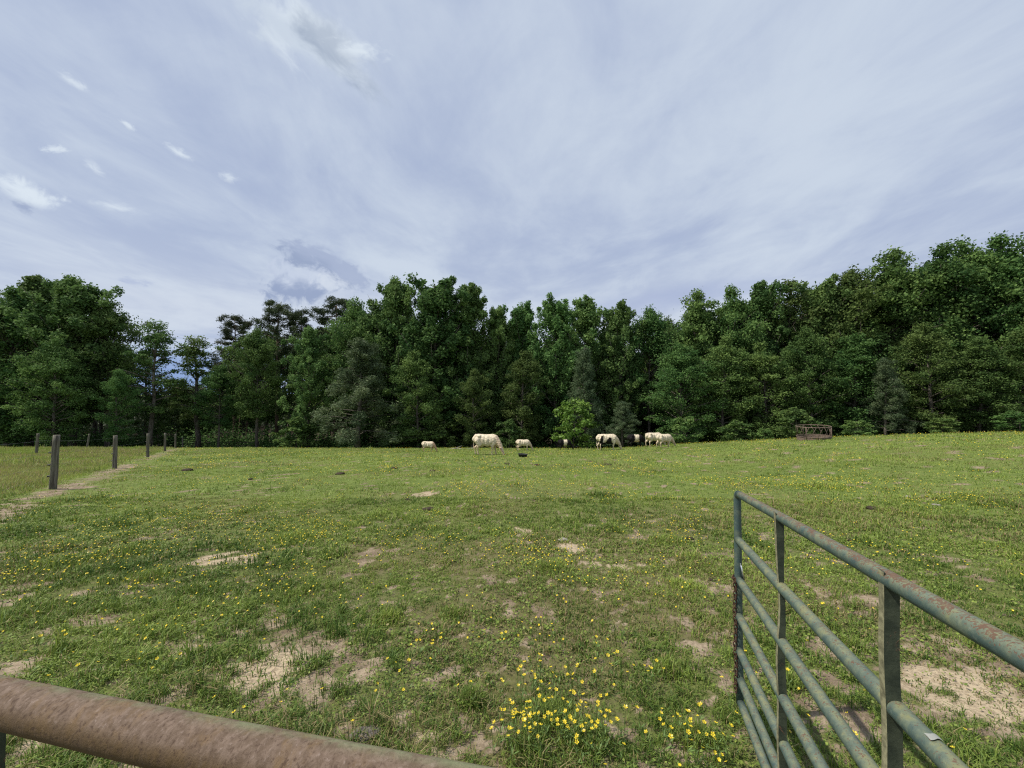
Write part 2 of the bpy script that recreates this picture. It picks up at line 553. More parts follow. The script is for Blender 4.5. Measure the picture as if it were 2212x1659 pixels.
def add_blades(p, h, w, az, lean, tint, dry, segs):
    global voff
    n = len(p)
    z = height(p[:, 0], p[:, 1]) - 0.004
    base = np.stack([p[:, 0], p[:, 1], z], 1)
    d = np.stack([np.cos(az), np.sin(az), np.zeros(n)], 1)
    s = np.stack([-np.sin(az), np.cos(az), np.zeros(n)], 1) * (w / 2)[:, None]
    # turn some of the width so blades seen end-on still show
    up = np.array([0, 0, 1.0])
    tip = base + d * (h * np.sin(lean))[:, None] + up * (h * np.cos(lean))[:, None]
    if segs == 2:
        mid = base + d * (h * 0.42 * np.sin(lean * 0.45))[:, None] + up * (h * 0.55 * np.cos(lean * 0.45))[:, None]
        v = np.stack([base - s * .8, base + s * .8, mid - s, mid + s, tip], 1).reshape(-1, 3)
        o = np.arange(n)[:, None] * 5 + voff
        f = np.concatenate([o + np.array([0, 1, 3]), o + np.array([0, 3, 2]), o + np.array([2, 3, 4])])
        k = 5
    else:
        v = np.stack([base - s, base + s, tip], 1).reshape(-1, 3)
        o = np.arange(n)[:, None] * 3 + voff
        f = o + np.array([0, 1, 2])
        k = 3
    V_.append(v); F_.append(f); T_.append(np.repeat(tint, k)); D_.append(np.repeat(dry, k)); voff += n * k


def patch_noise(x, y):
    return fbm(x, y, 0.8, 4, 91, 0.6)


def grass_zone(y0, y1, tufts_m2, blades, spread, hmin, hmax, w, segs):
    nt = int(wedge_area(y0, y1) * tufts_m2)
    c = wedge(nt, y0, y1)
    x, y = c[:, 0], c[:, 1]
    b = bare_mask(x, y)
    sd = fence_side(x, y)
    meadow = sd < -0.35
    thin = sstep(fbm(x, y, 3.4, 3, 95, .6), .36, .56)
    keep = rng.random(nt) > np.maximum(b * np.where(rng.random(nt) < .5, .97, .80), (.80 - .45 * sstep(y, 6, 16)) * (1 - thin) * (1 - meadow))
    keep &= rng.random(nt) > litter_mask(x, y)
    c = c[keep]; x, y = c[:, 0], c[:, 1]; b = b[keep]; sd = sd[keep]; meadow = meadow[keep]
    pn = patch_noise(x, y)
    lush = sstep(pn, 0.48, 0.72)
    dr = dry_mask(x, y)
    nt = len(c)
    th = rng.uniform(hmin, hmax, nt) * (0.7 + 0.9 * lush) * (1 - 0.45 * b)
    th = th * np.clip(rng.lognormal(0, .35, nt), .4, 2.2)
    th = np.where(rng.random(nt) < 0.03, th * 1.7, th)
    th = np.where(meadow, th * 1.6 + 0.03, th)
    tt = np.clip(0.36 + 0.26 * sstep(y, 4, 15) + 0.35 * (rng.random(nt) - 0.5) + 0.9 * (fbm(x, y, 0.6, 3, 33) - 0.5), 0, 1)
    i = np.repeat(np.arange(nt), blades)
    n = len(i)
    p = c[i] + rng.normal(0, spread, (n, 2))
    h = th[i] * rng.uniform(0.55, 1.1, n)
    az = rng.uniform(0, 2 * PI, n)
    lean = np.clip(rng.normal(0.75, 0.38, n), 0.05, 1.45)
    lean = np.where(meadow[i], lean * 0.6, lean)
    tint = np.clip(tt[i] + rng.normal(0, 0.16, n), 0, 1)
    dry = (rng.random(n) < (0.05 + 0.42 * dr[i] + 0.2 * b[i])) * rng.uniform(0.45, 1.0, n)
    dry = np.where(meadow[i], np.clip(dry * .8 + 0.2 * dr[i], 0, 1), dry)
    tint = np.where(meadow[i], np.clip(tint + .1, 0, 1), tint)
    add_blades(p, h, w * rng.uniform(0.7, 1.3, n), az, lean, tint, dry, segs)


grass_zone(0.25, 2.6, 1150, 9, 0.022, 0.035, 0.085, 0.0042, 2)
grass_zone(2.6, 5.0, 620, 9, 0.028, 0.035, 0.085, 0.0062, 2)
grass_zone(5.0, 10.0, 210, 9, 0.04, 0.04, 0.09, 0.012, 2)
grass_zone(10.0, 20.0, 66, 9, 0.075, 0.04, 0.085, 0.022, 1)
grass_zone(20.0, 46.0, 19, 8, 0.14, 0.045, 0.11, 0.045, 1)


def litter_blades(y0, y1, m2, w):
    # short stubble and dead bits between the tufts
    n = int(wedge_area(y0, y1) * m2)
    c = wedge(n, y0, y1)
    b = bare_mask(c[:, 0], c[:, 1])
    c = c[(rng.random(n) > .82 * b) & (fence_side(c[:, 0], c[:, 1]) > -.3)]
    n = len(c)
    cl_ = fbm(c[:, 0], c[:, 1], 5.0, 3, 301)
    add_blades(c, rng.uniform(.010, .032, n), w * rng.uniform(.7, 1.4, n), rng.uniform(0, 2 * PI, n), rng.uniform(.5, 1.45, n),
               np.clip(rng.normal(.40, .22, n), 0, 1), (rng.random(n) < .25 + 1.2 * (cl_ - .35)) * rng.uniform(.5, 1, n), 1)


litter_blades(.25, 2.2, 5200, .0045)
litter_blades(2.2, 4.2, 2600, .0065)
litter_blades(4.2, 8.0, 900, .012)

yb = rng.uniform(30, 43, 5200); xb = rng.uniform(-1, 1, 5200) * 1.45 * yb
kb = (fbm(xb, yb, .35, 3, 401) > .5) & (fence_side(xb, yb) > .5)
xb, yb = xb[kb], yb[kb]; nb_ = len(xb)
add_blades(np.stack([xb, yb], 1), rng.uniform(.10, .30, nb_), rng.uniform(.02, .05, nb_), rng.uniform(0, 2 * PI, nb_), np.abs(rng.normal(.3, .2, nb_)),
           np.clip(rng.normal(.55, .2, nb_), 0, 1), (rng.random(nb_) < .2) * .8, 1)
# taller weedy clumps, placed where the field shows them
for px, py, r_, hh, nb, tn in [(1020, 1520, .085, .13, 900, .35), (1190, 1560, .20, .12, 1500, .42), (1260, 1600, .16, .11, 1000, .42), (1140, 1620, .14, .11, 900, .4),
                               (840, 1340, .16, .13, 500, .85), (1500, 1600, .14, .11, 800, .5), (640, 1290, .2, .12, 450, .5), (1480, 1270, .22, .13, 450, .8), (330, 1250, .3, .15, 450, .55),
                               (120, 1225, .5, .16, 800, .5), (250, 1200, .4, .16, 600, .5), (1190, 1230, .35, .14, 700, .55), (1440, 1170, .35, .14, 600, .55), (640, 1165, .45, .16, 700, .65),
                               (1300, 1072, .5, .2, 500, .3), (1775, 1053, .8, .2, 900, .75), (1440, 1450, .1, .12, 300, .6), (1840, 1400, .12, .12, 300, .45), (1710, 1480, .1, .12, 300, .55),
                               (420, 1280, .25, .13, 400, .4), (60, 1330, .3, .13, 500, .4), (980, 1330, .15, .12, 300, .5), (130, 1410, .12, .12, 250, .4), (2120, 1400, .15, .12, 300, .5)]:
    g_ = on_ground(px, py)
    a_ = rng.normal(0, .55, (nb, 2)) * r_
    p_ = a_ + np.array([g_.x, g_.y])
    k_ = np.clip(1.15 - np.linalg.norm(a_, axis=1) / (1.4 * r_), .3, 1)
    add_blades(p_, hh * k_ * rng.uniform(.5, 1.15, nb), max(.0042, .0017 * g_.y) * rng.uniform(.7, 1.3, nb), rng.uniform(0, 2 * PI, nb), np.clip(rng.normal(.45, .25, nb), .03, 1.2),
               np.clip(rng.normal(tn, .18, nb), 0, 1), (rng.random(nb) < .12) * rng.uniform(.4, 1, nb), 2)


def add_leaflets(y0, y1, m2, rmin, rmax):
    """clover and small broad leaves lying low in the turf"""
    global voff
    n = int(wedge_area(y0, y1) * m2)
    c = wedge(n, y0, y1)
    x, y = c[:, 0], c[:, 1]
    dens = sstep(fbm(x, y, 1.1, 4, 111, 0.6), 0.36, 0.60) * (1 - 0.9 * bare_mask(x, y))
    c = c[rng.random(n) < dens]
    c = np.repeat(c, 6, 0) + rng.normal(0, 0.028, (len(c) * 6, 2))
    n = len(c)
    z = height(c[:, 0], c[:, 1]) + rng.uniform(0.004, 0.045, n)
    p = np.stack([c[:, 0], c[:, 1], z], 1)
    r = rng.uniform(rmin, rmax, n)
    nn = np.stack([rng.normal(0, .45, n), rng.normal(0, .45, n), np.ones(n)], 1)
    nn /= np.linalg.norm(nn, axis=1)[:, None]
    a = np.cross(nn, rng.normal(0, 1, (n, 3))); a /= np.linalg.norm(a, axis=1)[:, None]
    b = np.cross(nn, a)
    A = a * r[:, None]; B = b * (r * 0.75)[:, None]
    v = np.stack([p - A, p - B * 0.9 + A * .1, p + A * .9, p + B * 0.9 + A * .1], 1).reshape(-1, 3)
    o = np.arange(n)[:, None] * 4 + voff
    f = np.concatenate([o + np.array([0, 1, 2]), o + np.array([0, 2, 3])])
    V_.append(v); F_.append(f)
    T_.append(np.repeat(np.clip(rng.normal(0.45, 0.2, n), 0, 1), 4)); D_.append(np.repeat((rng.random(n) < .06) * .7, 4)); voff += n * 4


add_leaflets(0.25, 3.0, 420, 0.006, 0.012)
add_leaflets(3.0, 7.5, 150, 0.010, 0.018)

MG = foliage_mat('grass blades', (0.064, 0.125, 0.020), (0.335, 0.420, 0.080), (0.36, 0.27, 0.14), 0.32, 0.55, 0.3)
gm = np_mesh('grass', np.concatenate(V_), np.concatenate(F_), False, {'tint': np.concatenate(T_), 'dry': np.concatenate(D_)})
tag(link('grass', gm, MG), 'short grazed pasture grass with clover and worn gaps covering the field', 'grass', kind='stuff')
print('grass tris', len(gm.polygons))

# ------------------------------------------------------------------ buttercups
def petal_mat():
    m_, t, out = mat_new('buttercup petals')
    p = principled(t, (0.86, 0.66, 0.040), 0.35, 0.4)
    tr = t.n('ShaderNodeBsdfTranslucent'); tr.inputs[0].default_value = (0.86, 0.68, 0.05, 1)
    mxs = t.n('ShaderNodeMixShader'); mxs.inputs[0].default_value = 0.25
    t.put(mxs.inputs[1], p); t.put(mxs.inputs[2], tr.outputs[0]); t.put(out.inputs[0], mxs.outputs[0])
    return m_


def plain_mat(name, col, rough=0.7, spec=0.25, var=0.25, scale=25, metal=0.0, bstr=0.25):
    m_, t, out = mat_new(name)
    tcn = t.n('ShaderNodeTexCoord')
    nz = t.noise(tcn.outputs['Object'], scale, 5, 0.6)
    lo = tuple(c * (1 - var) for c in col); hi = tuple(min(1, c * (1 + var)) for c in col)
    c = t.mix(t.mr(nz, 0.3, 0.7), lo, hi)
    t.put(out.inputs[0], principled(t, c, rough, spec, metal, bump(t, nz, bstr, 0.01)))
    return m_


MPET = petal_mat()
MSTEM = plain_mat('flower stem', (0.10, 0.16, 0.04), 0.6)


def buttercup_mesh(seed):
    r_ = random.Random(seed)
    bm = bmesh.new()
    h = r_.uniform(0.11, 0.20)
    bx, by = r_.uniform(-.04, .04), r_.uniform(-.04, .04)
    rings = tube_bm(bm, [(0, 0, -0.01), (bx * .3, by * .3, h * .5), (bx, by, h)], [.0013, .0012, .001], 4, False)
    # a forked side stem with a leaf or two low on the stalk
    for k in range(3):
        a = r_.uniform(0, 2 * PI); l = r_.uniform(.02, .04); z0 = h * r_.uniform(.1, .6)
        p = Vector((bx * z0 / h * .6, by * z0 / h * .6, z0)); q = p + Vector((math.cos(a) * l, math.sin(a) * l, l * .6))
        s = Vector((-math.sin(a), math.cos(a), 0)) * .004
        bm.faces.new([bm.verts.new(v) for v in (p, (p + q) / 2 + s, q, (p + q) / 2 - s)])
    n_stem = len(bm.faces)
    tilt = Vector((r_.uniform(-.5, .5), r_.uniform(-.7, .2), 1)).normalized()
    a = tilt.orthogonal().normalized(); b = tilt.cross(a)
    c = Vector((bx, by, h)); rad = r_.uniform(.0085, .0112)
    for k in range(5):
        t0 = 2 * PI * k / 5
        def P(ang, rr, up):
            return c + (a * math.cos(ang) + b * math.sin(ang)) * rr + tilt * up
        f = [P(t0, .001, 0), P(t0 - .5, rad * .75, rad * .28), P(t0 - .25, rad * 1.05, rad * .5), P(t0 + .25, rad * 1.05, rad * .5), P(t0 + .5, rad * .75, rad * .28)]
        bm.faces.new([bm.verts.new(v) for v in f]).material_index = 1
    return bm_mesh('buttercup', bm)


BC = [buttercup_mesh(i) for i in range(7)]
for me in BC:
    me.materials.append(MSTEM); me.materials.append(MPET)

# density of flowers over the field
FLOW = []
for px, py, r_, s in [(1190, 1550, .17, 2.2), (1235, 1505, .10, 2.2), (1140, 1590, .14, 1.8), (1270, 1600, .14, 1.6), (1175, 1475, .10, 2.2),
                      (1480, 1590, .18, .6), (1130, 1420, .3, .5), (880, 1440, .25, .35), (1180, 1215, .5, 1.6), (650, 1155, .7, 1.5),
                      (640, 1185, .6, .6), (130, 1215, .9, 1.4), (250, 1190, .8, 1.3), (420, 1130, 1.2, .8), (330, 1260, .6, .35), (430, 1385, .4, .35),
                      (560, 1320, .5, .3), (1440, 1160, .7, .7), (1530, 1175, .5, .6), (1770, 1050, 1.6, 1.0), (900, 1175, .8, .5), (1060, 1060, 1.5, .6),
                      (1600, 1050, 1.5, .5), (1830, 1230, .4, .5), (1900, 1200, .5, .4), (2100, 1090, 1.2, .4), (980, 1400, .3, .35), (1060, 1500, .2, .4),
                      (1350, 1470, .25, .3), (1400, 1250, .6, .4), (1250, 1290, .4, .4), (840, 1520, .2, .35), (130, 1400, .3, .35), (600, 1250, .5, .3),
                      (1660, 1440, .25, .35), (1780, 1340, .2, .3), (1690, 1230, .4, .3), (700, 1330, .4, .3)]:
    g_ = on_ground(px, py)
    FLOW.append((g_.x, g_.y, r_, s))


def flower_density(x, y, k=1.0):
    d = np.zeros_like(x)
    for fx, fy, r_, s in FLOW:
        d = np.maximum(d, s * np.exp(-((x - fx) ** 2 + (y - fy) ** 2) / (r_ * r_)))
    w = sstep(fbm(x, y, 0.7, 4, 121, 0.6), 0.5, 0.72) * 0.26 + 0.012
    w = w * k
    return (d * (0.5 + sstep(fbm(x, y, 3, 2, 131), .3, .6)) + w) * (1 - 0.8 * bare_mask(x, y)) * (fence_side(x, y) > 0.3)


pts = []
for y0, y1, m2 in ((0.6, 2.2, 1300), (2.2, 5, 190), (5, 10, 100), (10, 20, 50), (20, 42, 24)):
    n = int(wedge_area(y0, y1) * m2)
    c = wedge(n, y0, y1)
    dens = flower_density(c[:, 0], c[:, 1], .4 if y0 < 1 else 1.0) * (1.0 if y0 < 5 else 1.6)
    pts.append(c[rng.random(n) < dens])
pts = np.concatenate(pts)
inview = np.abs(pts[:, 0]) < 1.33 * pts[:, 1]
low = (EYE - height(pts[:, 0], pts[:, 1])) / pts[:, 1] < 0.98
order = np.argsort(np.where(inview & low, pts[:, 1], 1e6))
near300 = order[:290]
farrest = order[290:]
for k, i in enumerate(near300):
    x, y = pts[i]
    o = bpy.data.objects.new('buttercup', BC[k % len(BC)])
    COL.objects.link(o)
    o.location = (x, y, hz(x, y)); o.rotation_euler = (0, 0, rng.uniform(0, 2 * PI))
    s = rng.uniform(0.8, 1.2); o.scale = (s, s, s * rng.uniform(.8, 1.1))
    tag(o, 'small yellow buttercup on a thin stem in the turf close to the gates', 'flower', 'buttercups close to the gates')
# the countless rest
p = pts[farrest]; n = len(p)
size = np.clip(p[:, 1] * 0.0010, 0.009, 0.021) * rng.uniform(0.8, 1.2, n)
z = height(p[:, 0], p[:, 1]) + rng.uniform(0.05, 0.16, n)
c = np.stack([p[:, 0], p[:, 1], z], 1)
nn = np.stack([rng.normal(0, .5, n), rng.normal(-.25, .5, n), np.ones(n)], 1); nn /= np.linalg.norm(nn, axis=1)[:, None]
a = np.cross(nn, rng.normal(0, 1, (n, 3))); a /= np.linalg.norm(a, axis=1)[:, None]; b = np.cross(nn, a)
vs = []
for k in range(5):
    t0 = 2 * PI * k / 5
    vs.append(c + (a * math.cos(t0) + b * math.sin(t0)) * size[:, None] + nn * (size * .35)[:, None])
vs = [c] + vs
v = np.stack(vs, 1).reshape(-1, 3)
o_ = np.arange(n)[:, None] * 6
f = np.concatenate([o_ + np.array([0, 1 + k, 1 + (k + 1) % 5]) for k in range(5)])
stem_v = np.stack([c - np.array([.002, 0, 0]), c + np.array([.002, 0, 0]), np.stack([p[:, 0], p[:, 1], height(p[:, 0], p[:, 1])], 1)], 1).reshape(-1, 3)
f2 = np.arange(n)[:, None] * 3 + len(v) + np.array([0, 1, 2])
fm = np_mesh('buttercups', np.concatenate([v, stem_v]), np.concatenate([f, f2]), mats=np.concatenate([np.ones(len(f)), np.zeros(n)]))
fo = link('buttercups', fm, [MSTEM, MPET])
tag(fo, 'countless yellow buttercups sprinkled over the rest of the pasture', 'flowers', kind='stuff')
print('flowers', n)


# ------------------------------------------------------------------ trees
def leaf_cloud(cent, rad, per, size, seed, up=0.5, narrow=0.62, shell=2.4, tintc=None, rnd=0.75, tdev=0.16):
    r_ = np.random.default_rng(seed)
    i = np.repeat(np.arange(len(cent)), per)
    n = len(i)
    u = r_.normal(0, 1, (n, 3)); u /= np.linalg.norm(u, axis=1)[:, None]
    rr = r_.random(n) ** (1 / shell) * (1 + .45 * np.maximum(0, r_.normal(0, .6, n)))
    p = cent[i] + u * rr[:, None] * rad[i]
    nn = u * 0.6 + np.array([0, 0, up]) + r_.normal(0, rnd, (n, 3)); nn /= np.linalg.norm(nn, axis=1)[:, None]
    a = np.cross(nn, r_.normal(0, 1, (n, 3))); a /= np.linalg.norm(a, axis=1)[:, None]; b = np.cross(nn, a)
    L = size * r_.uniform(0.6, 1.3, n)
    A = a * (L / 2)[:, None]; B = b * (L / 2 * narrow)[:, None]
    v = np.stack([p - A, p - B + A * .15, p + A, p + B + A * .15], 1).reshape(-1, 3)
    f = np.arange(n)[:, None] * 4 + np.array([0, 1, 2, 3])
    tint = np.clip(tintc[i] + r_.normal(0, tdev, n), 0, 1)
    return v, f, np.repeat(tint, 4)


def bark_mat(name, lo, hi):
    m_, t, out = mat_new(name)
    tcn = t.n('ShaderNodeTexCoord')
    v = t.v('MULTIPLY', tcn.outputs['Object'], (1, 1, .25))
    nz = t.noise(v, 5, 6, 0.65)
    t.put(out.inputs[0], principled(t, t.mix(t.mr(nz, .35, .65), lo, hi), 0.9, 0.15, 0, bump(t, nz, 0.6, 0.05)))
    return m_


MBARK = bark_mat('grey bark', (0.055, 0.047, 0.038), (0.17, 0.15, 0.125))
MPBARK = bark_mat('pine bark', (0.06, 0.042, 0.032), (0.17, 0.12, 0.09))
BR = (0.22, 0.16, 0.08)
ML_POP = foliage_mat('poplar leaves', (0.058, 0.125, 0.038), (0.190, 0.300, 0.092), BR, 0.34, 0.7, 0.12, 0.8)
ML_OAK = foliage_mat('broad leaves', (0.048, 0.105, 0.030), (0.165, 0.255, 0.070), BR, 0.32, 0.7, 0.12, 1.0)
ML_PINE = foliage_mat('pine needles', (0.034, 0.055, 0.022), (0.085, 0.110, 0.042), BR, 0.18, 0.6, 0.2, 0.6)
ML_DROOP = foliage_mat('feathery foliage', (0.065, 0.108, 0.050), (0.185, 0.245, 0.120), BR, 0.25, 0.6, 0.2, 0.7)
ML_SAP = foliage_mat('fresh sapling leaves', (0.10, 0.20, 0.030), (0.24, 0.36, 0.07), BR, 0.38, 0.5, 0.3, 0.3)


def limb_pts(p0, p1, sag, r_, n=5):
    p0 = np.array(p0, float); p1 = np.array(p1, float)
    out = []
    for k in range(n + 1):
        t = k / n
        p = p0 * (1 - t) + p1 * t
        p = p + np.array([0, 0, sag * math.sin(PI * t)]) + r_.normal(0, 0.05, 3) * np.linalg.norm(p1 - p0) * .35 * math.sin(PI * t)
        out.append(p)
    return out


def make_proto(kind, seed):
    """returns (trunk mesh, crown mesh, height)"""
    r_ = np.random.default_rng(seed)
    bm = bmesh.new()
    H = 22.0
    cents, rads, tints = [], [], []

    def cl(p, r3, t):
        cents.append(np.array(p, float)); rads.append(np.array(r3, float)); tints.append(t)

    def trunk(top, r0, wig=.25, n=9):
        off = np.cumsum(r_.normal(0, wig * .4, (n + 1, 2)), 0); off -= off[0]
        pts_ = [np.array([off[k, 0], off[k, 1], top * k / n - (0.4 if k == 0 else 0)]) for k in range(n + 1)]
        rr = [r0 * (1.35 if k == 0 else 1) * (1 - .82 * k / n) for k in range(n + 1)]
        tube_bm(bm, pts_, rr, 9)
        def at(z):
            t = np.clip(z / top * n, 0, n - 1e-3); k = int(t)
            return pts_[k] * (1 - (t - k)) + pts_[k + 1] * (t - k)
        return at

    if kind in ('oak', 'oak_full', 'sparse', 'understory'):
        base = {'oak': .28, 'oak_full': .06, 'sparse': .30, 'understory': .10}[kind]
        Rm = {'oak': 4.9, 'oak_full': 5.3, 'sparse': 3.3, 'understory': 5.0}[kind]
        at = trunk(H * .93, .32)
        nl = {'oak': 48, 'oak_full': 64, 'sparse': 27, 'understory': 38}[kind]
        for k in range(nl):
            t = (k + r_.random()) / nl
            z0 = H * (base + (0.93 - base) * t) * .93
            az = k * 2.399 + r_.normal(0, .35)
            prof = (math.sin(PI * min(1, .18 + .80 * t)) ** .75)
            lobe = 0.62 + 0.75 * float(vnoise(np.array([az % (2 * PI) * .9 + seed * 5]), np.array([t * 5.0]), seed)[0])
            L = Rm * prof * lobe * r_.uniform(.8, 1.12) * (1 - .45 * max(0, t - .65) / .35)
            rise = (0.35 + .9 * t) * L * r_.uniform(.5, 1.1) - (.35 if t < .3 else 0)
            p0 = at(z0); p1 = p0 + np.array([math.cos(az) * L, math.sin(az) * L, rise]); p1[2] = min(p1[2], H * (.94 - .12 * min(1, L / 4)))
            lp = limb_pts(p0, p1, .2, r_)
            tube_bm(bm, lp, [.13 * (1 - .8 * q / 5) * (1.2 - .7 * t) for q in range(6)], 5)
            tc_ = r_.uniform(.15, .62)
            ncl = 3 if kind == 'sparse' else 5
            for q in range(ncl):
                s = .40 + .62 * (q + r_.random()) / ncl
                p = p0 * (1 - s) + p1 * s + r_.normal(0, .5, 3) * np.array([1, 1, .7])
                rad = r_.choice([.55, .7, .85, 1.05, 1.35]) * (1.0 if kind != 'sparse' else .85)
                cl(p, (rad * 1.15, rad * 1.15, rad * .72), np.clip(tc_ + r_.normal(0, .12), 0, 1))
                if kind == 'sparse' or q < 2:
                    tube_bm(bm, [lp[3], p], [.05, .02], 4)
        for k in range(7):
            a = r_.uniform(0, 2 * PI); rr = r_.uniform(0, 1.4)
            cl((rr * math.cos(a) + at(H * .9)[0], rr * math.sin(a) + at(H * .9)[1], H * r_.uniform(.89, .96)), (.8, .8, .75), r_.uniform(.3, .7))
        per = {'oak': 125, 'oak_full': 118, 'sparse': 90, 'understory': 125}[kind]
        v, f, tn = leaf_cloud(np.array(cents), np.array(rads), per, .30, seed, .55, .66, 2.2, np.array(tints))
        lm = ML_OAK
    elif kind == 'poplar':
        at = trunk(H * .96, .30, .15)
        base = .10
        nl = 56
        for k in range(nl):
            t = (k + r_.random()) / nl
            z0 = H * (base + (0.90 - base) * t)
            az = k * 2.399 + r_.normal(0, .4)
            lobe = 0.65 + 0.7 * float(vnoise(np.array([az % (2 * PI) * .9 + seed * 5]), np.array([t * 5.0]), seed)[0])
            L = 4.1 * (1 - .5 * max(0, t - .65) / .35) * lobe * (math.sin(PI * min(1, .22 + .74 * t)) ** .8) * r_.uniform(.6, 1.15)
            up_ = L * r_.uniform(.8, 1.7) * (.45 + .8 * t)
            p0 = at(z0); p1 = p0 + np.array([math.cos(az) * L, math.sin(az) * L, up_]); p1[2] = min(p1[2], H * .93)
            lp = limb_pts(p0, p1, -.3, r_)
            tube_bm(bm, lp, [.10 * (1 - .8 * q / 5) * (1.2 - .7 * t) for q in range(6)], 5)
            tc_ = r_.uniform(.2, .7)
            for q in range(5):
                s = .35 + .17 * q + r_.normal(0, .05)
                p = p0 * (1 - s) + p1 * s + r_.normal(0, .4, 3)
                rad = r_.uniform(.5, .9) * (1.1 - .12 * q)
                cl(p, (rad * .95, rad * .95, rad * 1.15), np.clip(tc_ + r_.normal(0, .12), 0, 1))
        for k in range(6):   # upright leaders that make the toothed top
            a = r_.uniform(0, 2 * PI); rr = r_.uniform(.2, 2.0); zt = H * r_.uniform(.90, 1.0)
            b0 = at(H * .8)
            tube_bm(bm, [b0, (b0[0] + rr * math.cos(a), b0[1] + rr * math.sin(a), zt)], [.08, .02], 5)
            tip = np.array([b0[0] + rr * math.cos(a), b0[1] + rr * math.sin(a), zt])
            for q in range(9):
                s_ = .12 + .86 * q / 8
                rad = .95 - .55 * q / 8
                cl(b0 * (1 - s_) + tip * s_ + r_.normal(0, .12, 3), (rad, rad, rad * 1.15), r_.uniform(.35, .8))
        v, f, tn = leaf_cloud(np.array(cents), np.array(rads), 118, .29, seed, .35, .7, 2.2, np.array(tints))
        lm = ML_POP
    elif kind == 'pine':
        at = trunk(H * .97, .26, .12)
        nl = 34
        for k in range(nl):
            t = (k + r_.random()) / nl
            z0 = H * (.52 + .44 * t)
            az = k * 2.399 + r_.normal(0, .5)
            L = 3.4 * (math.sin(PI * min(1, .30 + .62 * t)) ** .8) * r_.uniform(.5, 1.15)
            p0 = at(z0); p1 = p0 + np.array([math.cos(az) * L, math.sin(az) * L, L * r_.uniform(.1, .55)])
            lp = limb_pts(p0, p1, -.15, r_)
            tube_bm(bm, lp, [.075 * (1 - .8 * q / 5) for q in range(6)], 5)
            tc_ = r_.uniform(.1, .7)
            for q in range(4):
                s = r_.uniform(.55, 1.05)
                p = p0 * (1 - s) + p1 * s + r_.normal(0, .3, 3)
                rad = r_.uniform(.4, .75)
                cl(p, (rad, rad, rad * .62), np.clip(tc_ + r_.normal(0, .15), 0, 1))
        v, f, tn = leaf_cloud(np.array(cents), np.array(rads), 130, .34, seed, .5, .22, 2.0, np.array(tints), 1.0)
        lm = ML_PINE
    elif kind == 'droop':
        at = trunk(H * .95, .28, .2)
        nl = 58
        for k in range(nl):
            t = (k + r_.random()) / nl
            z0 = H * (.10 + .86 * t)
            az = k * 2.399 + r_.normal(0, .4)
            L = 5.2 * (1 - t * .82) * r_.uniform(.6, 1.1)
            p0 = at(z0); p1 = p0 + np.array([math.cos(az) * L, math.sin(az) * L, L * r_.uniform(-.05, .25)])
            lp = limb_pts(p0, p1, .35, r_)
            tube_bm(bm, lp, [.09 * (1 - .8 * q / 5) for q in range(6)], 5)
            tc_ = r_.uniform(.1, .75)
            for q in range(6):
                s = r_.uniform(.35, 1.08)
                p = p0 * (1 - s) + p1 * s + r_.normal(0, .35, 3) - np.array([0, 0, .55 * s])
                rad = r_.uniform(.45, .8)
                cl(p, (rad * .9, rad * .9, rad * 1.1), np.clip(tc_ + r_.normal(0, .12), 0, 1))
        v, f, tn = leaf_cloud(np.array(cents), np.array(rads), 95, .36, seed, .15, .26, 2.2, np.array(tints), .8)
        lm = ML_DROOP
    elif kind in ('shrub', 'sapling'):
        H = 5.0
        at = trunk(H * .9, .06, .12, 5)
        nl = 26
        for k in range(nl):
            t = (k + r_.random()) / nl
            az = k * 2.399 + r_.normal(0, .3)
            L = 1.9 * (math.sin(PI * min(1, .22 + .72 * t)) ** .7) * r_.uniform(.6, 1.1)
            p0 = at(H * (.05 + .8 * t)); p1 = p0 + np.array([math.cos(az) * L, math.sin(az) * L, L * r_.uniform(.15, .6)])
            tube_bm(bm, [p0, (p0 + p1) / 2 + np.array([0, 0, .1]), p1], [.03, .02, .01], 5)
            tc_ = r_.uniform(.2, .8)
            for q in range(3):
                s = r_.uniform(.5, 1.05)
                rad = r_.uniform(.28, .5)
                cl(p0 * (1 - s) + p1 * s + r_.normal(0, .15, 3), (rad, rad, rad * .7), np.clip(tc_ + r_.normal(0, .12), 0, 1))
        v, f, tn = leaf_cloud(np.array(cents), np.array(rads), 42, .24, seed, .7, .72, 2.0, np.array(tints))
        lm = ML_SAP if kind == 'sapling' else ML_OAK
    tm = bm_mesh('trunk', bm)
    cm = np_mesh('crown', v, f, False, {'tint': tn})
    tm.materials.append(MPBARK if kind == 'pine' else MBARK); cm.materials.append(lm)
    top = np.percentile(v[:, 2], 99.8)
    return tm, cm, float(top)


PROTO = {}
for kind, seeds in (('oak', (1, 2)), ('oak_full', (3, 4, 5)), ('sparse', (6, 7)), ('understory', (8,)), ('poplar', (9, 10, 11)), ('pine', (12, 13)),
                    ('droop', (14, 15)), ('shrub', (16, 17)), ('sapling', (18,))):
    PROTO[kind] = [make_proto(kind, s) for s in seeds]
NAME = {'oak': 'broadleaf_tree', 'oak_full': 'broadleaf_tree', 'sparse': 'broadleaf_tree', 'understory': 'broadleaf_tree', 'poplar': 'poplar_tree', 'pine': 'pine_tree',
        'droop': 'drooping_tree', 'shrub': 'shrub', 'sapling': 'sapling'}
tree_count = [0]


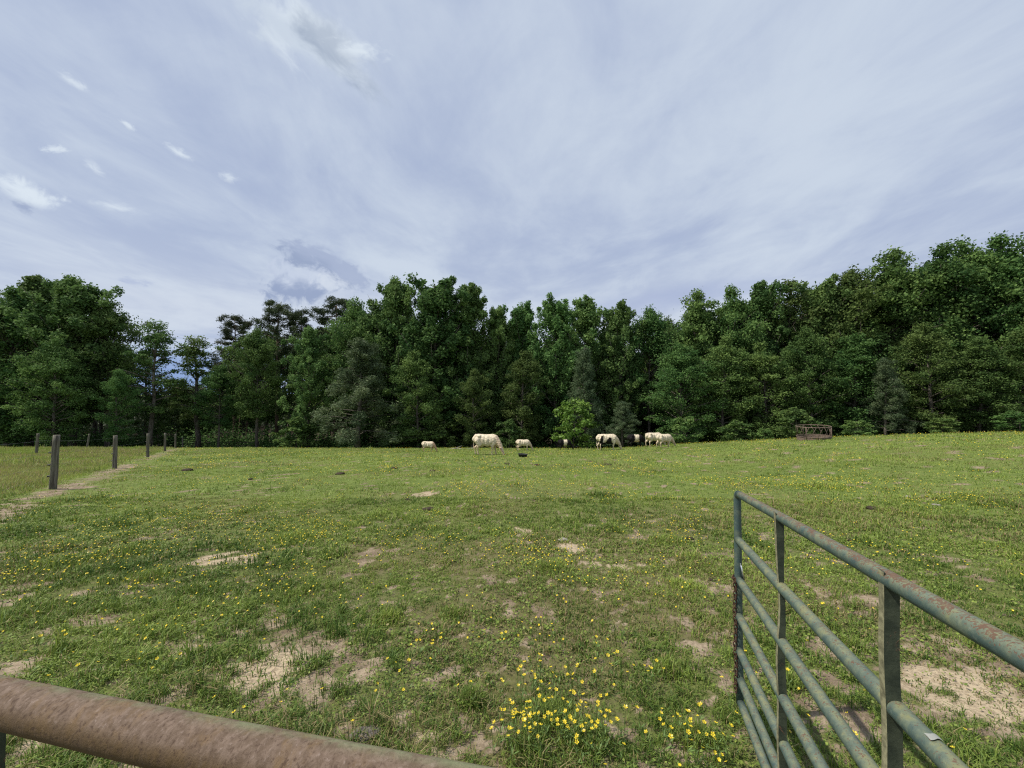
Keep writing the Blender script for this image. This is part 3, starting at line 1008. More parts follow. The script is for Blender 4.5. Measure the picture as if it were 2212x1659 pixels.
def plant(kind, x, y, h, wide, label, cat, group=None, var=None, rz=None):
    tree_count[0] += 1
    P = PROTO[kind]
    tm, cm, top = P[(tree_count[0] if var is None else var) % len(P)]
    z = hz(x, y)
    r = empty(NAME[kind], (x, y, z), rng.uniform(0, 2 * PI) if rz is None else rz)
    s = h / top
    r.scale = (s * wide, s * wide, s)
    link('trunk', tm, None, r); link('crown', cm, None, r)
    tag(r, label, cat, group)
    return r


def plant_px(kind, px, top, depth, wide, label, cat='tree', group=None, var=None, rz=None):
    d = ray(px, top); k = depth / d.y
    x = d.x * k; zt = EYE + d.z * k
    return plant(kind, x, depth, zt - hz(x, depth), wide, label, cat, group, var, rz)


GE = 'trees along the edge of the wood'
TREES = [
    ('oak_full', 25, 622, 50, 1.05, 'big dark broadleaf tree cut off by the left edge of the photo'),
    ('poplar', 72, 598, 53, 1.15, 'tall broadleaf with toothed top, second from the left edge of the photo'),
    ('poplar', 165, 602, 52, 1.2, 'tall broadleaf with yellow-green lit crown, highest left of the sky gap'),
    ('understory', 385, 818, 68, .9, 'low dark tree closing the foot of the sky gap'),
    ('oak_full', 120, 735, 47, .95, 'lower dark tree in front of the tall pair at far left'),
    ('oak', 238, 652, 53, .85, 'tree sloping down to the right beside the thin see-through tree'),
    ('understory', 250, 800, 48, .9, 'low spreading tree behind the second post of the left fence'),
    ('sparse', 330, 692, 52, 1.15, 'thin tree with sky showing through its crown, left of the sky gap'),
    ('understory', 345, 845, 55, .8, 'dark low tree under the thin see-through tree'),
    ('sparse', 430, 728, 57, 1.4, 'open tree with bluish gaps on the right side of the sky gap'),
    ('pine', 512, 682, 64, 1.1, 'dark pine with layered round top, leftmost of the pines'),
    ('pine', 600, 652, 67, 1.1, 'dark pine standing tallest of the left pines, below the grey cloud'),
    ('pine', 650, 668, 66, .8, 'slim pine under the dark grey puff of cloud'),
    ('pine', 728, 645, 66, 1.15, 'dark pine with round crown left of the tall poplars'),
    ('oak', 560, 712, 56, .8, 'broadleaf tree in front of the leftmost pines'),
    ('oak', 475, 790, 55, .95, 'open lower tree with trunks showing, just right of the sky gap'),
    ('poplar', 668, 708, 55, 1.0, 'fresh green broadleaf in front of the slim pine'),
    ('oak', 770, 650, 60, .8, 'light-topped broadleaf between the round pine and the poplars'),
    ('droop', 775, 735, 48, 1.75, 'large feathery grey-green tree hanging low at the wood edge left of the cows'),
    ('oak_full', 815, 655, 58, .85, 'leafy tree against the left flank of the tall poplars'),
    ('poplar', 858, 604, 57, .95, 'leftmost of the three tall central poplars, with narrow pointed top'),
    ('poplar', 940, 602, 55, 1.25, 'broadest of the three tall central poplars, in the middle'),
    ('poplar', 1008, 618, 57, .95, 'rightmost of the three tall central poplars, leaning over the notch in the treetops'),
    ('understory', 905, 760, 50, 1.1, 'dark low tree under the tall central poplars'),
    ('understory', 1020, 800, 49, 1.0, 'dark spreading tree behind the large white cow'),
    ('poplar', 1078, 668, 58, .9, 'green-topped tree just right of the notch in the treetops'),
    ('poplar', 1132, 655, 59, .9, 'pale green poplar above the third white cow'),
    ('poplar', 1200, 645, 57, 1.0, 'pale green poplar standing straight above the bright green sapling'),
    ('poplar', 1272, 645, 58, 1.0, 'poplar with even toothed top right of the one above the sapling'),
    ('poplar', 1338, 655, 57, .95, 'poplar above the black and white cow'),
    ('oak', 1398, 668, 58, .8, 'round-topped tree at the right end of the pale poplars'),
    ('droop', 1262, 752, 50, 1.0, 'grey-green feathery tree in the middle of the wood edge above the sapling'),
    ('understory', 1125, 760, 50, 1.1, 'dark tree behind the third white cow'),
    ('droop', 1345, 868, 43, 1.9, 'low drooping tree hanging over the black and white cow'),
    ('oak', 1440, 690, 64, .7, 'small dark treetop in the dip between the poplars and the right-hand wood'),
    ('oak_full', 1500, 634, 55, .9, 'first full tree of the right-hand wood, right of the dip'),
    ('oak_full', 1572, 622, 54, .85, 'rounded tree above the two white cows on the right'),
    ('poplar', 1640, 612, 54, 1.0, 'toothed tree left of the rusty hay ring'),
    ('sparse', 1700, 606, 53, 1.1, 'open-topped tree above the left rim of the rusty hay ring'),
    ('poplar', 1765, 604, 52, 1.0, 'tree with split spiky top above the rusty hay ring'),
    ('oak', 1835, 588, 51, .9, 'rounded tree at the foot of the step up to the tallest right-hand trees'),
    ('oak_full', 1935, 545, 48, 1.0, 'tall full tree that starts the step up at right'),
    ('oak_full', 2020, 540, 47, .9, 'tall full tree right of the step in the treetops'),
    ('oak_full', 2098, 524, 46, .9, 'tall dense tree second from the right edge of the photo'),
    ('oak_full', 2170, 512, 45, .9, 'tallest tree of the right-hand wood, near the right edge'),
    ('oak_full', 2245, 522, 44, .9, 'dense tree cut off by the right edge of the photo'),
    ('oak_full', 1470, 745, 48, 1.1, 'dark tree of middle height behind the belted cow'),
    ('understory', 1560, 728, 47, 1.1, 'yellow-green tree of middle height above the two white cows on the right'),
    ('oak_full', 1655, 742, 46, 1.2, 'middle-height tree behind and left of the hay ring'),
    ('understory', 1745, 712, 45, 1.0, 'middle-height leafy tree straight behind the hay ring'),
    ('oak_full', 1840, 725, 44, 1.25, 'middle-height tree just right of the hay ring'),
    ('droop', 1912, 775, 41, 1.2, 'grey-green feathery tree right of the hay ring'),
    ('understory', 2010, 700, 41, 1.1, 'bushy middle-height tree below the step in the treetops'),
    ('oak_full', 2110, 735, 40, 1.25, 'bushy middle-height tree second from the right edge'),
    ('understory', 2215, 690, 39, 1.1, 'bushy middle-height tree at the right edge of the photo'),
]
for k, (kind, px, top, d, w, lab) in enumerate(TREES):
    plant_px(kind, px, top, d, w, lab, 'tree', GE, rz=k * 1.7)

SHRUBS = [
    ('sapling', 1237, 862, 45, 1.25, 'bright yellow-green sapling lit against the dark wood'),
    ('shrub', 1100, 905, 46, 1.3, 'dark shrub behind the third white cow'),
    ('shrub', 1480, 900, 42, 1.4, 'dark shrub behind the pair of white cows'),
    ('shrub', 1590, 908, 41, 1.9, 'dark shrub left of the hay ring'),
    ('shrub', 1650, 925, 39, 1.7, 'low shrub touching the left side of the hay ring'),
    ('shrub', 1720, 880, 38, 1.4, 'leafy shrub straight behind the hay ring'),
    ('shrub', 1850, 908, 38, 2.0, 'leafy shrub just right of the hay ring'),
    ('shrub', 2035, 900, 36.5, 1.9, 'spreading shrub second from the right edge'),
    ('shrub', 2200, 888, 35, 1.9, 'spreading shrub at the right edge of the photo'),
    ('shrub', 965, 905, 50, 1.8, 'dark shrub behind the fallen branch'),
    ('shrub', 870, 915, 51, 1.9, 'dark shrub behind and left of the small calf'),
    ('shrub', 640, 900, 53, 1.5, 'shrub with dull olive leaves below the fresh green broadleaf'),
]
for k, (kind, px, top, d, w, lab) in enumerate(SHRUBS):
    plant_px(kind, px, top, d, w, lab, 'sapling' if kind == 'sapling' else 'shrub', None if kind == 'sapling' else 'shrubs at the foot of the wood', rz=k * 1.3)

# the wood behind the edge: trees nothing tells apart
for row, (dd, top_add, step) in enumerate(((7, 30, 95), (14, 45, 110), (22, 60, 120), (32, 60, 130))):
    px = -160.0
    while px < 2420:
        edge = np.interp(px, [0, 250, 380, 500, 750, 900, 1050, 1400, 1480, 1850, 1950, 2250], [52, 53, 58, 62, 62, 57, 58, 58, 56, 52, 49, 45])
        tops = np.interp(px, [0, 180, 260, 330, 390, 430, 520, 640, 800, 860, 1000, 1050, 1200, 1400, 1440, 1500, 1830, 1930, 2170, 2250],
                         [610, 605, 665, 705, 830, 760, 700, 665, 660, 610, 625, 680, 655, 675, 700, 640, 600, 550, 520, 520])
        jit = rng.uniform(-30, 30)
        if 355 < px + jit < 420 and row < 3:
            px += step; continue
        if px < 380 and row > 1:
            px += step; continue
        kind = random.choice(['oak', 'oak', 'poplar', 'oak_full', 'pine' if 380 < px < 760 else 'oak'])
        if px < 700: kind = random.choice(['oak', 'pine', 'sparse'])
        plant_px(kind, px + jit, tops + top_add + rng.uniform(0, 40), edge + dd + rng.uniform(-2, 2), 1.05,
                 'dark tree standing deep in the wood behind the edge row', 'tree', 'trees deep in the wood')
        px += step * rng.uniform(.8, 1.2)


# undergrowth on the floor of the wood
def undergrowth():
    r_ = np.random.default_rng(77)
    cents, rads, tints = [], [], []
    for px in np.arange(-200, 2450, 14):
        edge = np.interp(px, [0, 250, 380, 500, 750, 900, 1050, 1400, 1480, 1850, 1950, 2250], [54, 55, 58, 58, 54, 54, 54, 54, 50, 46, 43, 40])
        for k in range(14):
            d = edge + (r_.uniform(1, 9) if k < 6 else r_.uniform(6, 36)) 
            u = ((px + r_.uniform(-15, 15)) * 1024 / 2212 - 512) / F
            x = u * d
            h = r_.uniform(1.2, 4.2)
            cents.append((x, d, hz(x, d) + h * .5)); rads.append((r_.uniform(.8, 1.8), r_.uniform(.8, 1.8), h * .6)); tints.append(r_.uniform(0, .45))
    v, f, tn = leaf_cloud(np.array(cents), np.array(rads), 60, .38, 78, .6, .6, 2.2, np.array(tints))
    me = np_mesh('undergrowth', v, f, False, {'tint': tn})
    tag(link('undergrowth', me, ML_OAK), 'dark tangle of bushes and young growth on the floor of the wood', 'undergrowth', kind='stuff')
    # a far wood closes the view between the trunks
    cents, rads, tints = [], [], []
    for k in range(2600):
        a = r_.uniform(-1.05, 1.05); d = r_.uniform(150, 215)
        x = math.sin(a) * d * 1.3; y = math.cos(a) * d
        h = r_.uniform(6, 17)
        cents.append((x, y, hz(x, y) + r_.uniform(0, h))); rads.append((3, 3, 2.2)); tints.append(r_.uniform(0, .25))
    v, f, tn = leaf_cloud(np.array(cents), np.array(rads), 60, 1.1, 79, .6, .6, 2.2, np.array(tints))
    me = np_mesh('far_wood', v, f, False, {'tint': tn})
    tag(link('far_wood', me, ML_PINE), 'far-off wood glimpsed between the trunks', 'wood', kind='stuff')


undergrowth()


# ------------------------------------------------------------------ cows
def coat_mat():
    m_, t, out = mat_new('cattle coat')
    tcn = t.n('ShaderNodeTexCoord'); P = tcn.outputs['Object']
    a = t.n('ShaderNodeAttribute', attribute_name='coat').outputs['Fac']     # 0 white, 1 black
    r_ = t.n('ShaderNodeAttribute', attribute_name='tan').outputs['Fac']
    n1 = t.noise(P, 11, 6, 0.7, 1.2); n2 = t.noise(P, 26, 4, 0.65)
    c = t.mix(t.mr(n1, .42, .66, 0, .7), (0.76, 0.66, 0.49), (0.30, 0.225, 0.14))
    c = t.mix(t.m('MULTIPLY', r_, t.mr(n1, .3, .6, .35, .85)), c, (0.42, 0.21, 0.11))
    c = t.mix(t.mr(a, .4, .6), c, (0.014, 0.012, 0.012))
    t.put(out.inputs[0], principled(t, c, .85, .15, 0, bump(t, t.m('ADD', n1, t.m('MULTIPLY', n2, .5)), .7, .05)))
    return m_


MCOAT = coat_mat()


_b = bmesh.new(); bmesh.ops.create_icosphere(_b, subdivisions=3, radius=1.0)
ICO_V = np.array([v.co[:] for v in _b.verts]); ICO_F = np.array([[v.index for v in f.verts] for f in _b.faces]); _b.free()


def ell(acc, c, r):
    acc.append(ICO_V * np.array(r) + np.array(c[:]))


def chain(bm, pts_):
    for (p, r), (q, s) in zip(pts_, pts_[1:]):
        p, q = Vector(p), Vector(q)
        n = max(2, int((q - p).length / (0.45 * min(r, s))))
        for k in range(n + 1):
            t = k / n
            rr = r * (1 - t) + s * t
            ell(bm, p.lerp(q, t), (rr, rr, rr))


def cow_mesh(seed, neck_side=0.0, step=0.08, head_z=0.0, patches=None, tan=0.3, tail_up=False):
    r_ = random.Random(seed)
    bm = []
    # barrel, rump, shoulder
    for x, z, ry, rz_ in ((-.78, 1.07, .25, .28), (-.55, 1.04, .30, .36), (-.25, .98, .34, .40), (.05, .96, .36, .42), (.32, .97, .34, .42), (.56, 1.0, .29, .38)):
        ell(bm, (x, 0, z), (.36, ry, rz_))
    chain(bm, [((-.86, 0, 1.26), .13), ((-.6, 0, 1.27), .15), ((0, 0, 1.24), .15), ((.5, 0, 1.27), .15)])
    for s in (-1, 1):
        ell(bm, (-.56, .2 * s, 1.27), (.14, .11, .11)); ell(bm, (-.92, .13 * s, 1.12), (.10, .08, .12))
        ell(bm, (.52, .19 * s, .95), (.2, .14, .32))
    # neck let down to graze
    ns = neck_side
    chain(bm, [((.62, 0, 1.10), .26), ((.86, .12 * ns, .88), .21), ((1.05, .28 * ns, .62), .155), ((1.14, .36 * ns, .46 + head_z), .125)])
    chain(bm, [((.66, 0, .80), .16), ((.9, .15 * ns, .62), .10)])
    hx, hy, hz_ = 1.14, .36 * ns, .44 + head_z
    chain(bm, [((hx, hy, hz_), .13), ((hx + .10, hy + .03 * ns, hz_ - .18), .105), ((hx + .17, hy + .05 * ns, hz_ - .34), .078)])
    ell(bm, (hx + .185, hy + .055 * ns, hz_ - .37), (.085, .085, .06))
    for s in (-1, 1):
        ell(bm, (hx - .03, hy + .19 * s, hz_ + .04), (.055, .10, .045))
        ell(bm, (hx + .07, hy + .10 * s, hz_ - .06), (.03, .03, .03))
    # legs: fore then hind, each pair stepped apart
    for s in (-1, 1):
        o = step * s
        chain(bm, [((.54, .19 * s, .80), .15), ((.50 + o * .3, .19 * s, .60), .10), ((.52 + o * .8, .18 * s, .38), .062), ((.52 + o, .18 * s, .20), .042), ((.53 + o, .18 * s, .09), .048), ((.56 + o, .18 * s, .03), .058)])
        o = -step * 1.2 * s
        chain(bm, [((-.70, .19 * s, .98), .22), ((-.58 + o * .3, .21 * s, .72), .16), ((-.72 + o * .6, .20 * s, .56), .10), ((-.84 + o, .19 * s, .46), .070), ((-.82 + o, .19 * s, .25), .046), ((-.80 + o, .19 * s, .10), .050), ((-.76 + o, .19 * s, .03), .060)])
    ell(bm, (-.42, 0, .60), (.16, .12, .10))
    # tail
    if tail_up:
        chain(bm, [((-.92, 0, 1.30), .06), ((-1.02, 0, 1.33), .045), ((-1.10, 0, 1.24), .035), ((-1.10, 0, .95), .03), ((-1.08, 0, .62), .035), ((-1.08, 0, .52), .05)])
    else:
        chain(bm, [((-.92, 0, 1.27), .055), ((-1.0, .02, 1.18), .04), ((-1.03, .03, .85), .03), ((-1.04, .03, .55), .032), ((-1.04, .03, .42), .05)])
    nb = len(bm)
    me0 = np_mesh('cow_raw', np.concatenate(bm), np.concatenate([ICO_F + k * len(ICO_V) for k in range(nb)]))
    ob = bpy.data.objects.new('cow_raw', me0); COL.objects.link(ob)
    md = ob.modifiers.new('r', 'REMESH'); md.mode = 'VOXEL'; md.voxel_size = .026
    md2 = ob.modifiers.new('s', 'SMOOTH'); md2.factor = .5; md2.iterations = 4
    dg = bpy.context.evaluated_depsgraph_get()
    me = bpy.data.meshes.new_from_object(ob.evaluated_get(dg))
    bpy.data.objects.remove(ob); bpy.data.meshes.remove(me0)
    me.name = 'cow'
    n = len(me.vertices)
    co = np.empty(n * 3, np.float32); me.vertices.foreach_get('co', co); co = co.reshape(-1, 3).astype(float)
    no = np.empty(n * 3, np.float32); me.vertex_normals.foreach_get('vector', no); no = no.reshape(-1, 3)
    # shaggy coat relief
    w = fbm(co[:, 0] * 1.0 + co[:, 1] * 3 + seed, co[:, 2] * 1.3, 9, 3, seed) - .5
    w *= np.where(co[:, 2] > .55, 1, .4)
    co += no * (w * .045)[:, None]
    me.vertices.foreach_set('co', co.astype(np.float32).ravel())
    coat = np.zeros(n)
    if patches:
        coat = patches(co[:, 0], co[:, 1], co[:, 2], fbm(co[:, 0] + seed, co[:, 2], 3, 3, seed + 3) - .5)
    # dark hooves, muzzle and ears
    coat = np.where(co[:, 2] < .055, .8, coat)
    ear = (np.abs(co[:, 1] - hy) > .17) & (co[:, 0] > 1.04) & (co[:, 2] > hz_ - .05) & (co[:, 2] < hz_ + .12)
    coat = np.where(ear, .9, coat)
    muz = (co[:, 0] > hx + .20) & (co[:, 2] < hz_ - .33)
    coat = np.where(muz, .85, coat)
    tn = np.clip(tan + .15, 0, 1) * np.clip(sstep(co[:, 0], .45, .9) + .7 * (1 - sstep(co[:, 2], .5, .8)), 0, 1)
    for nm, a in (('coat', coat), ('tan', tn)):
        at = me.attributes.new(nm, 'FLOAT', 'POINT'); at.data.foreach_set('value', a.astype(np.float32))
    me.polygons.foreach_set('use_smooth', np.ones(len(me.polygons), bool))
    me.materials.append(MCOAT)
    me.update()
    return me


def belted(x, y, z, w):
    return np.where(np.abs(x - .02 + w * .2) < .26, 0.0, 1.0)


def patchy(x, y, z, w):
    a = ((x + .62 + w * .35) / .17) ** 2 + ((z - .98 - .25 * (x + .62)) / .30) ** 2 < 1
    b = ((x - .02 - .35 * (z - .8) + w * .3) / (.10 + .42 * np.clip(1.16 - z, 0, 1))) ** 2 < 1
    b = b & (z < 1.14) & (z > .40) & (np.abs(x) < .6)
    low = (z < .72) & (x > -.75) & (x < .40)
    return np.where(a | b | low, 1.0, 0.0)


COWS = [
    # pixel of the middle of the feet, top pixel, depth, turn, options, label
    (926, 981, 953, 34.0, -8, dict(seed=1, tan=.9, step=.05), 'small cream calf grazing furthest left, its flank tinged reddish brown', .50),
    (1052, 981, 937, 29.5, -6, dict(seed=2, tan=.35, step=.12, neck_side=-.6), 'large cream cow grazing broadside, biggest and nearest of the herd', .50),
    (1131, 975, 949, 36.5, 0, dict(seed=3, tan=.2, step=.06), 'middling white cow grazing just above the black feed tub', .50),
    (1220, 975, 949, 38.5, 5, dict(seed=4, patches=belted, tan=.1), 'small dark calf with a white belt, half hidden beyond the rise', .50),
    (1313, 967, 937, 37.0, 2, dict(seed=5, patches=patchy, tan=.15, step=.07), 'white cow with big black patches on flank and thigh', .50),
    (1374, 968, 938, 40.0, 5, dict(seed=6, patches=belted, tan=.1, head_z=.25), 'black cow with a broad white belt round its middle', .50),
    (1414, 966, 934, 38.0, 10, dict(seed=7, tan=.2, tail_up=True, step=.1), 'white cow with its tail lifted, standing behind the rightmost cow', .50),
    (1436, 966, 937, 35.5, 16, dict(seed=8, tan=.35, neck_side=-.5, step=.1), 'rightmost white cow grazing, seen half from behind', .50),
]
for px, fy, ty, d, turn, opt, lab, _ in COWS:
    rr = ray(px, fy); x = rr.x * d / rr.y
    z = hz(x, d)
    top = at_depth(px, ty, d).z
    me = cow_mesh(**opt)
    o = link('cow', me)
    s = (top - z) / 1.42
    s = max(.6, min(1.12, s))
    o.location = (x, d, z - .01); o.scale = (s * .90, s, s); o.rotation_euler = (0, 0, R(turn))
    print('cow', px, round(s, 2), round(z, 2))
    tag(o, lab, 'calf' if 'calf' in lab else 'cow', 'cattle grazing on the rise')


# ------------------------------------------------------------------ gates
def gate_paint():
    m_, t, out = mat_new('weathered green gate paint')
    tcn = t.n('ShaderNodeTexCoord'); P = tcn.outputs['Object']
    ge = t.n('ShaderNodeNewGeometry')
    rust_a = t.n('ShaderNodeAttribute', attribute_name='wear').outputs['Fac']
    n1 = t.noise(P, 24, 6, .68, .4); n2 = t.noise(P, 85, 5, .65); n3 = t.noise(P, 9, 6, .68, .3, w=4.0); n4 = t.noise(P, 220, 3, .6); n5 = t.noise(P, 30, 6, .7, 1.0, w=9.0)
    ry = t.n('ShaderNodeAttribute', attribute_name='rusty').outputs['Fac']
    # blue-green below, faded to sage and olive where the weather gets at it
    f = t.m('ADD', t.m('MULTIPLY', rust_a, .22), t.m('ADD', t.m('MULTIPLY', n1, .60), t.m('MULTIPLY', n3, .50)))
    c = t.mix(t.mr(f, .52, .80), (0.052, 0.086, 0.084), (0.145, 0.172, 0.116))
    c = t.mix(t.mr(t.m('ADD', f, t.m('MULTIPLY', n2, .25)), .84, .98, 0, .8), c, (0.205, 0.205, 0.098))
    c = t.mix(t.mr(n2, .56, .74, 0, .35), c, (0.22, 0.26, 0.21))
    rf = t.mr(t.m('ADD', t.m('MULTIPLY', t.m('MULTIPLY', ry, rust_a), .19), t.m('ADD', t.m('MULTIPLY', n5, .5), t.m('MULTIPLY', n4, .5))), .632, .69)
    c = t.mix(rf, c, t.mix(n2, (0.075, 0.040, 0.024), (0.175, 0.115, 0.075)))
    rough = t.mr(rf, 0, 1, .48, .9)
    hgt = t.m('ADD', t.m('MULTIPLY', n4, .4), t.m('MULTIPLY', rf, -.5))
    t.put(out.inputs[0], principled(t, c, rough, .4, 0, bump(t, hgt, .35, .004)))
    return m_


def upright_paint():
    m_, t, out = mat_new('olive upright paint')
    tcn = t.n('ShaderNodeTexCoord'); P = tcn.outputs['Object']
    n1 = t.noise(P, 22, 5, .65); n2 = t.noise(P, 90, 4, .7); n5 = t.noise(P, 14, 6, .72, 1.0, w=2.0)
    c = t.mix(t.mr(n1, .35, .65), (0.028, 0.037, 0.025), (0.058, 0.070, 0.045))
    rf = t.mr(n5, .60, .66)
    c = t.mix(rf, c, t.mix(n2, (0.10, 0.045, 0.028), (0.23, 0.13, 0.08)))
    t.put(out.inputs[0], principled(t, c, .7, .3, 0, bump(t, t.m('ADD', n2, rf), .3, .004)))
    return m_


def rust_mat():
    m_, t, out = mat_new('rusted pipe')
    tcn = t.n('ShaderNodeTexCoord'); P = tcn.outputs['Object']
    w = t.n('ShaderNodeAttribute', attribute_name='wear').outputs['Fac']
    st = t.v('MULTIPLY', P, (1, 1, .35))
    n1 = t.noise(st, 110, 6, .7, .5); n2 = t.noise(P, 22, 6, .7, .4); n3 = t.noise(P, 190, 4, .7); n4 = t.noise(t.v('MULTIPLY', P, (.35, .35, 1)), 26, 5, .7, .6, w=5.0)
    c = t.mix(t.mr(n1, .36, .64), (0.108, 0.074, 0.050), (0.172, 0.124, 0.092))
    c = t.mix(t.mr(n2, .48, .68, 0, .7), c, (0.165, 0.105, 0.048))
    c = t.mix(t.mr(n3, .56, .72, 0, .45), c, (0.30, 0.235, 0.20))
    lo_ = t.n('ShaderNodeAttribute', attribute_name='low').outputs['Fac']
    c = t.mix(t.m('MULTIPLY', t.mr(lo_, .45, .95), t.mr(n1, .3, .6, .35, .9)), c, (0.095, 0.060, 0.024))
    c = t.mix(t.mr(n3, .47, .33, 0, .75), c, (0.060, 0.036, 0.024))
    # remnant of green paint along a stripe near the top of the far side
    g_ = t.m('MULTIPLY', w, t.mr(n4, .42, .58))
    c = t.mix(t.m('MULTIPLY', g_, .75), c, (0.20, 0.24, 0.125))
    hgt = t.m('ADD', t.m('MULTIPLY', n3, .5), t.m('MULTIPLY', n1, .7))
    t.put(out.inputs[0], principled(t, c, .85, .25, 0, bump(t, hgt, .55, .004)))
    return m_


MUPE = plain_mat('upright edge painted sunlit', (0.200, 0.190, 0.115), .8, .25, .45, 45)  # sunlight on the uprights' left flange, painted in as a paler olive
MPAINT = gate_paint(); MUP = upright_paint(); MRUST = rust_mat()
MCHAIN = plain_mat('rusty chain', (0.10, 0.055, 0.038), .85, .3, .4, 60, .3)
MSNAP = plain_mat('bright steel', (0.75, 0.76, 0.78), .3, .5, .1, 30, .9, .05)
MTAPE = plain_mat('white tape', (0.30, 0.31, 0.28), .6, .3, .1, 60, 0, .1)

GV = Vector((-0.32, -1.0, 0.1117))          # along the bars, from the free end towards the hinge (per metre of depth)


def bar_mesh(name, p0, p1, r, bend=0.0, wear_dir=Vector((-.35, -.25, 1)), n=26, seg=20, wear_pow=1.0, seed=0, rusty=1.0):
    p0, p1 = Vector(p0), Vector(p1)
    r_ = random.Random(seed)
    bm = bmesh.new()
    side = (p1 - p0).cross(Vector((0, 0, 1))).normalized()
    ph = r_.uniform(0, 6)
    pts_ = []
    for k in range(n + 1):
        t = k / n
        pts_.append(p0.lerp(p1, t) + Vector((0, 0, -bend * math.sin(PI * t))) + side * (.003 * math.sin(5 * t + ph)) + Vector((0, 0, .002 * math.sin(9 * t + ph))))
    tube_bm(bm, pts_, r, seg)
    bmesh.ops.recalc_face_normals(bm, faces=bm.faces[:])
    bm.normal_update()
    nrm = [v.normal.copy() for v in bm.verts]
    me = bpy.data.meshes.new(name); bm.to_mesh(me); bm.free()
    wd = wear_dir.normalized()
    at = me.attributes.new('wear', 'FLOAT', 'POINT')
    at.data.foreach_set('value', np.array([max(0, q.dot(wd)) ** wear_pow for q in nrm], np.float32))
    at = me.attributes.new('rusty', 'FLOAT', 'POINT')
    at.data.foreach_set('value', np.full(len(nrm), rusty, np.float32))
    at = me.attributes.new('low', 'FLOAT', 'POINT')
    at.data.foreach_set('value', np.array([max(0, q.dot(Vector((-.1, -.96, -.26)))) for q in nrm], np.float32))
    return me


# --- the green gate standing open on the right
gate_end = Vector((0, 0, 0))
G0 = at_depth(1592.5, 1065.5, 2.31)
ys = [1065.5, 1165, 1251, 1329, 1403, 1465, 1515]
gate = empty('metal_gate', (G0.x, G0.y, hz(G0.x, G0.y)))
tag(gate, 'open tubular gate of seven blue-green bars with peeling paint and rust, at right', 'gate')
gi = Vector(gate.location)
T_END = 2.95
zs = [at_depth(1592.5, q, 2.31).z for q in ys]


def gp(t, z0):
    """point on the gate: t metres of depth back from the free end, bar height z0 at the free end"""
    return Vector((G0.x, G0.y, z0)) + GV * t - gi


# end post bent over into the top rail
bm = bmesh.new()
top = gp(0, zs[0])
RT = .0208
corner = []
for k in range(7):
    a = PI / 2 * k / 6
    rr = .035
    q = GV.normalized()
    corner.append(top + q * (rr * (1 - math.cos(a))) + Vector((0, 0, -rr * (1 - math.sin(a)))))
post_pts = [gp(0, zs[6] - .012)] + [gp(0, zs[6] + (zs[0] - zs[6]) * k / 8) for k in range(1, 8)] + corner
tube_bm(bm, post_pts, RT * .98, 18)
me = bm_mesh('end_post', bm)
at = me.attributes.new('wear', 'FLOAT', 'POINT'); at.data.foreach_set('value', np.full(len(me.vertices), .15, np.float32))
link('end_post', me, MPAINT, gate)
for k, z0 in enumerate(zs):
    r0 = RT if k == 0 else .0214
    me = bar_mesh('rail', gp(.036 if k == 0 else RT * .6, z0), gp(T_END, z0), r0, [0, .02, .012, .03, .012, .018, .01][k], seed=k, n=40, rusty=1.0 if k == 0 else .6)
    o = link('top_rail' if k == 0 else ('bottom_rail' if k == 6 else 'rail'), me, MPAINT, gate)
# hinge post of the frame, out of view
bm = bmesh.new(); tube_bm(bm, [gp(T_END, zs[6] - .02), gp(T_END, zs[0] + .02)], RT, 18)
me = bm_mesh('hinge_post', bm)
at = me.attributes.new('wear', 'FLOAT', 'POINT'); at.data.foreach_set('value', np.full(len(me.vertices), .15, np.float32))
link('hinge_post', me, MPAINT, gate)


# flat channel uprights, the rails pass through them
def upright(t, seed, dent=None):
    bm = bmesh.new()
    gd = Vector((GV.x, GV.y, 0)).normalized()          # towards the camera
    sd = Vector((-gd.y, gd.x, 0))                      # across the gate
    if sd.x < 0: sd = -sd
    wv, fl, th = .0148, .022, .003                     # half width, flange depth, sheet
    z1 = (gp(t, zs[0])).z + .012; z0 = (gp(t, zs[6])).z - .03
    base = gp(t, zs[0])
    prof = [(-wv, 0), (-wv, -fl), (-wv + th, -fl), (-wv + th, -th), (wv - th, -th), (wv - th, -fl), (wv, -fl), (wv, 0)]
    rows = []
    n = 26
    for k in range(n + 1):
        z = z1 + (z0 - z1) * k / n
        row = []
        for j, (a, b) in enumerate(prof):
            dx_ = 0
            if dent and j < 4:
                dx_ = dent * math.exp(-((k - 7) / 3.5) ** 2)
            wob = .0015 * math.sin(k * .9 + seed)
            ab = 0
            if k == 0 and j in (0, 1, 2, 3): ab = .008
            elif k == 0: ab = -.022
            p = Vector((base.x, base.y, 0)) + sd * (a + dx_ + wob - .0075) + gd * b
            row.append(bm.verts.new((p.x, p.y, z + ab)))
        rows.append(row)
    m_ = len(prof)
    for r0, r1 in zip(rows, rows[1:]):
        for j in range(m_):
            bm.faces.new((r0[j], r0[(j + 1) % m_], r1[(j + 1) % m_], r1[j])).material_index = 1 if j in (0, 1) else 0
    bm.faces.new(rows[0]); bm.faces.new(list(reversed(rows[-1])))
    return bm_mesh('upright', bm)


for k, t in enumerate((.70, 1.40, 2.12)):
    link('upright', upright(t, k, .012 if k == 0 else 0), [MUP, MUPE], gate)
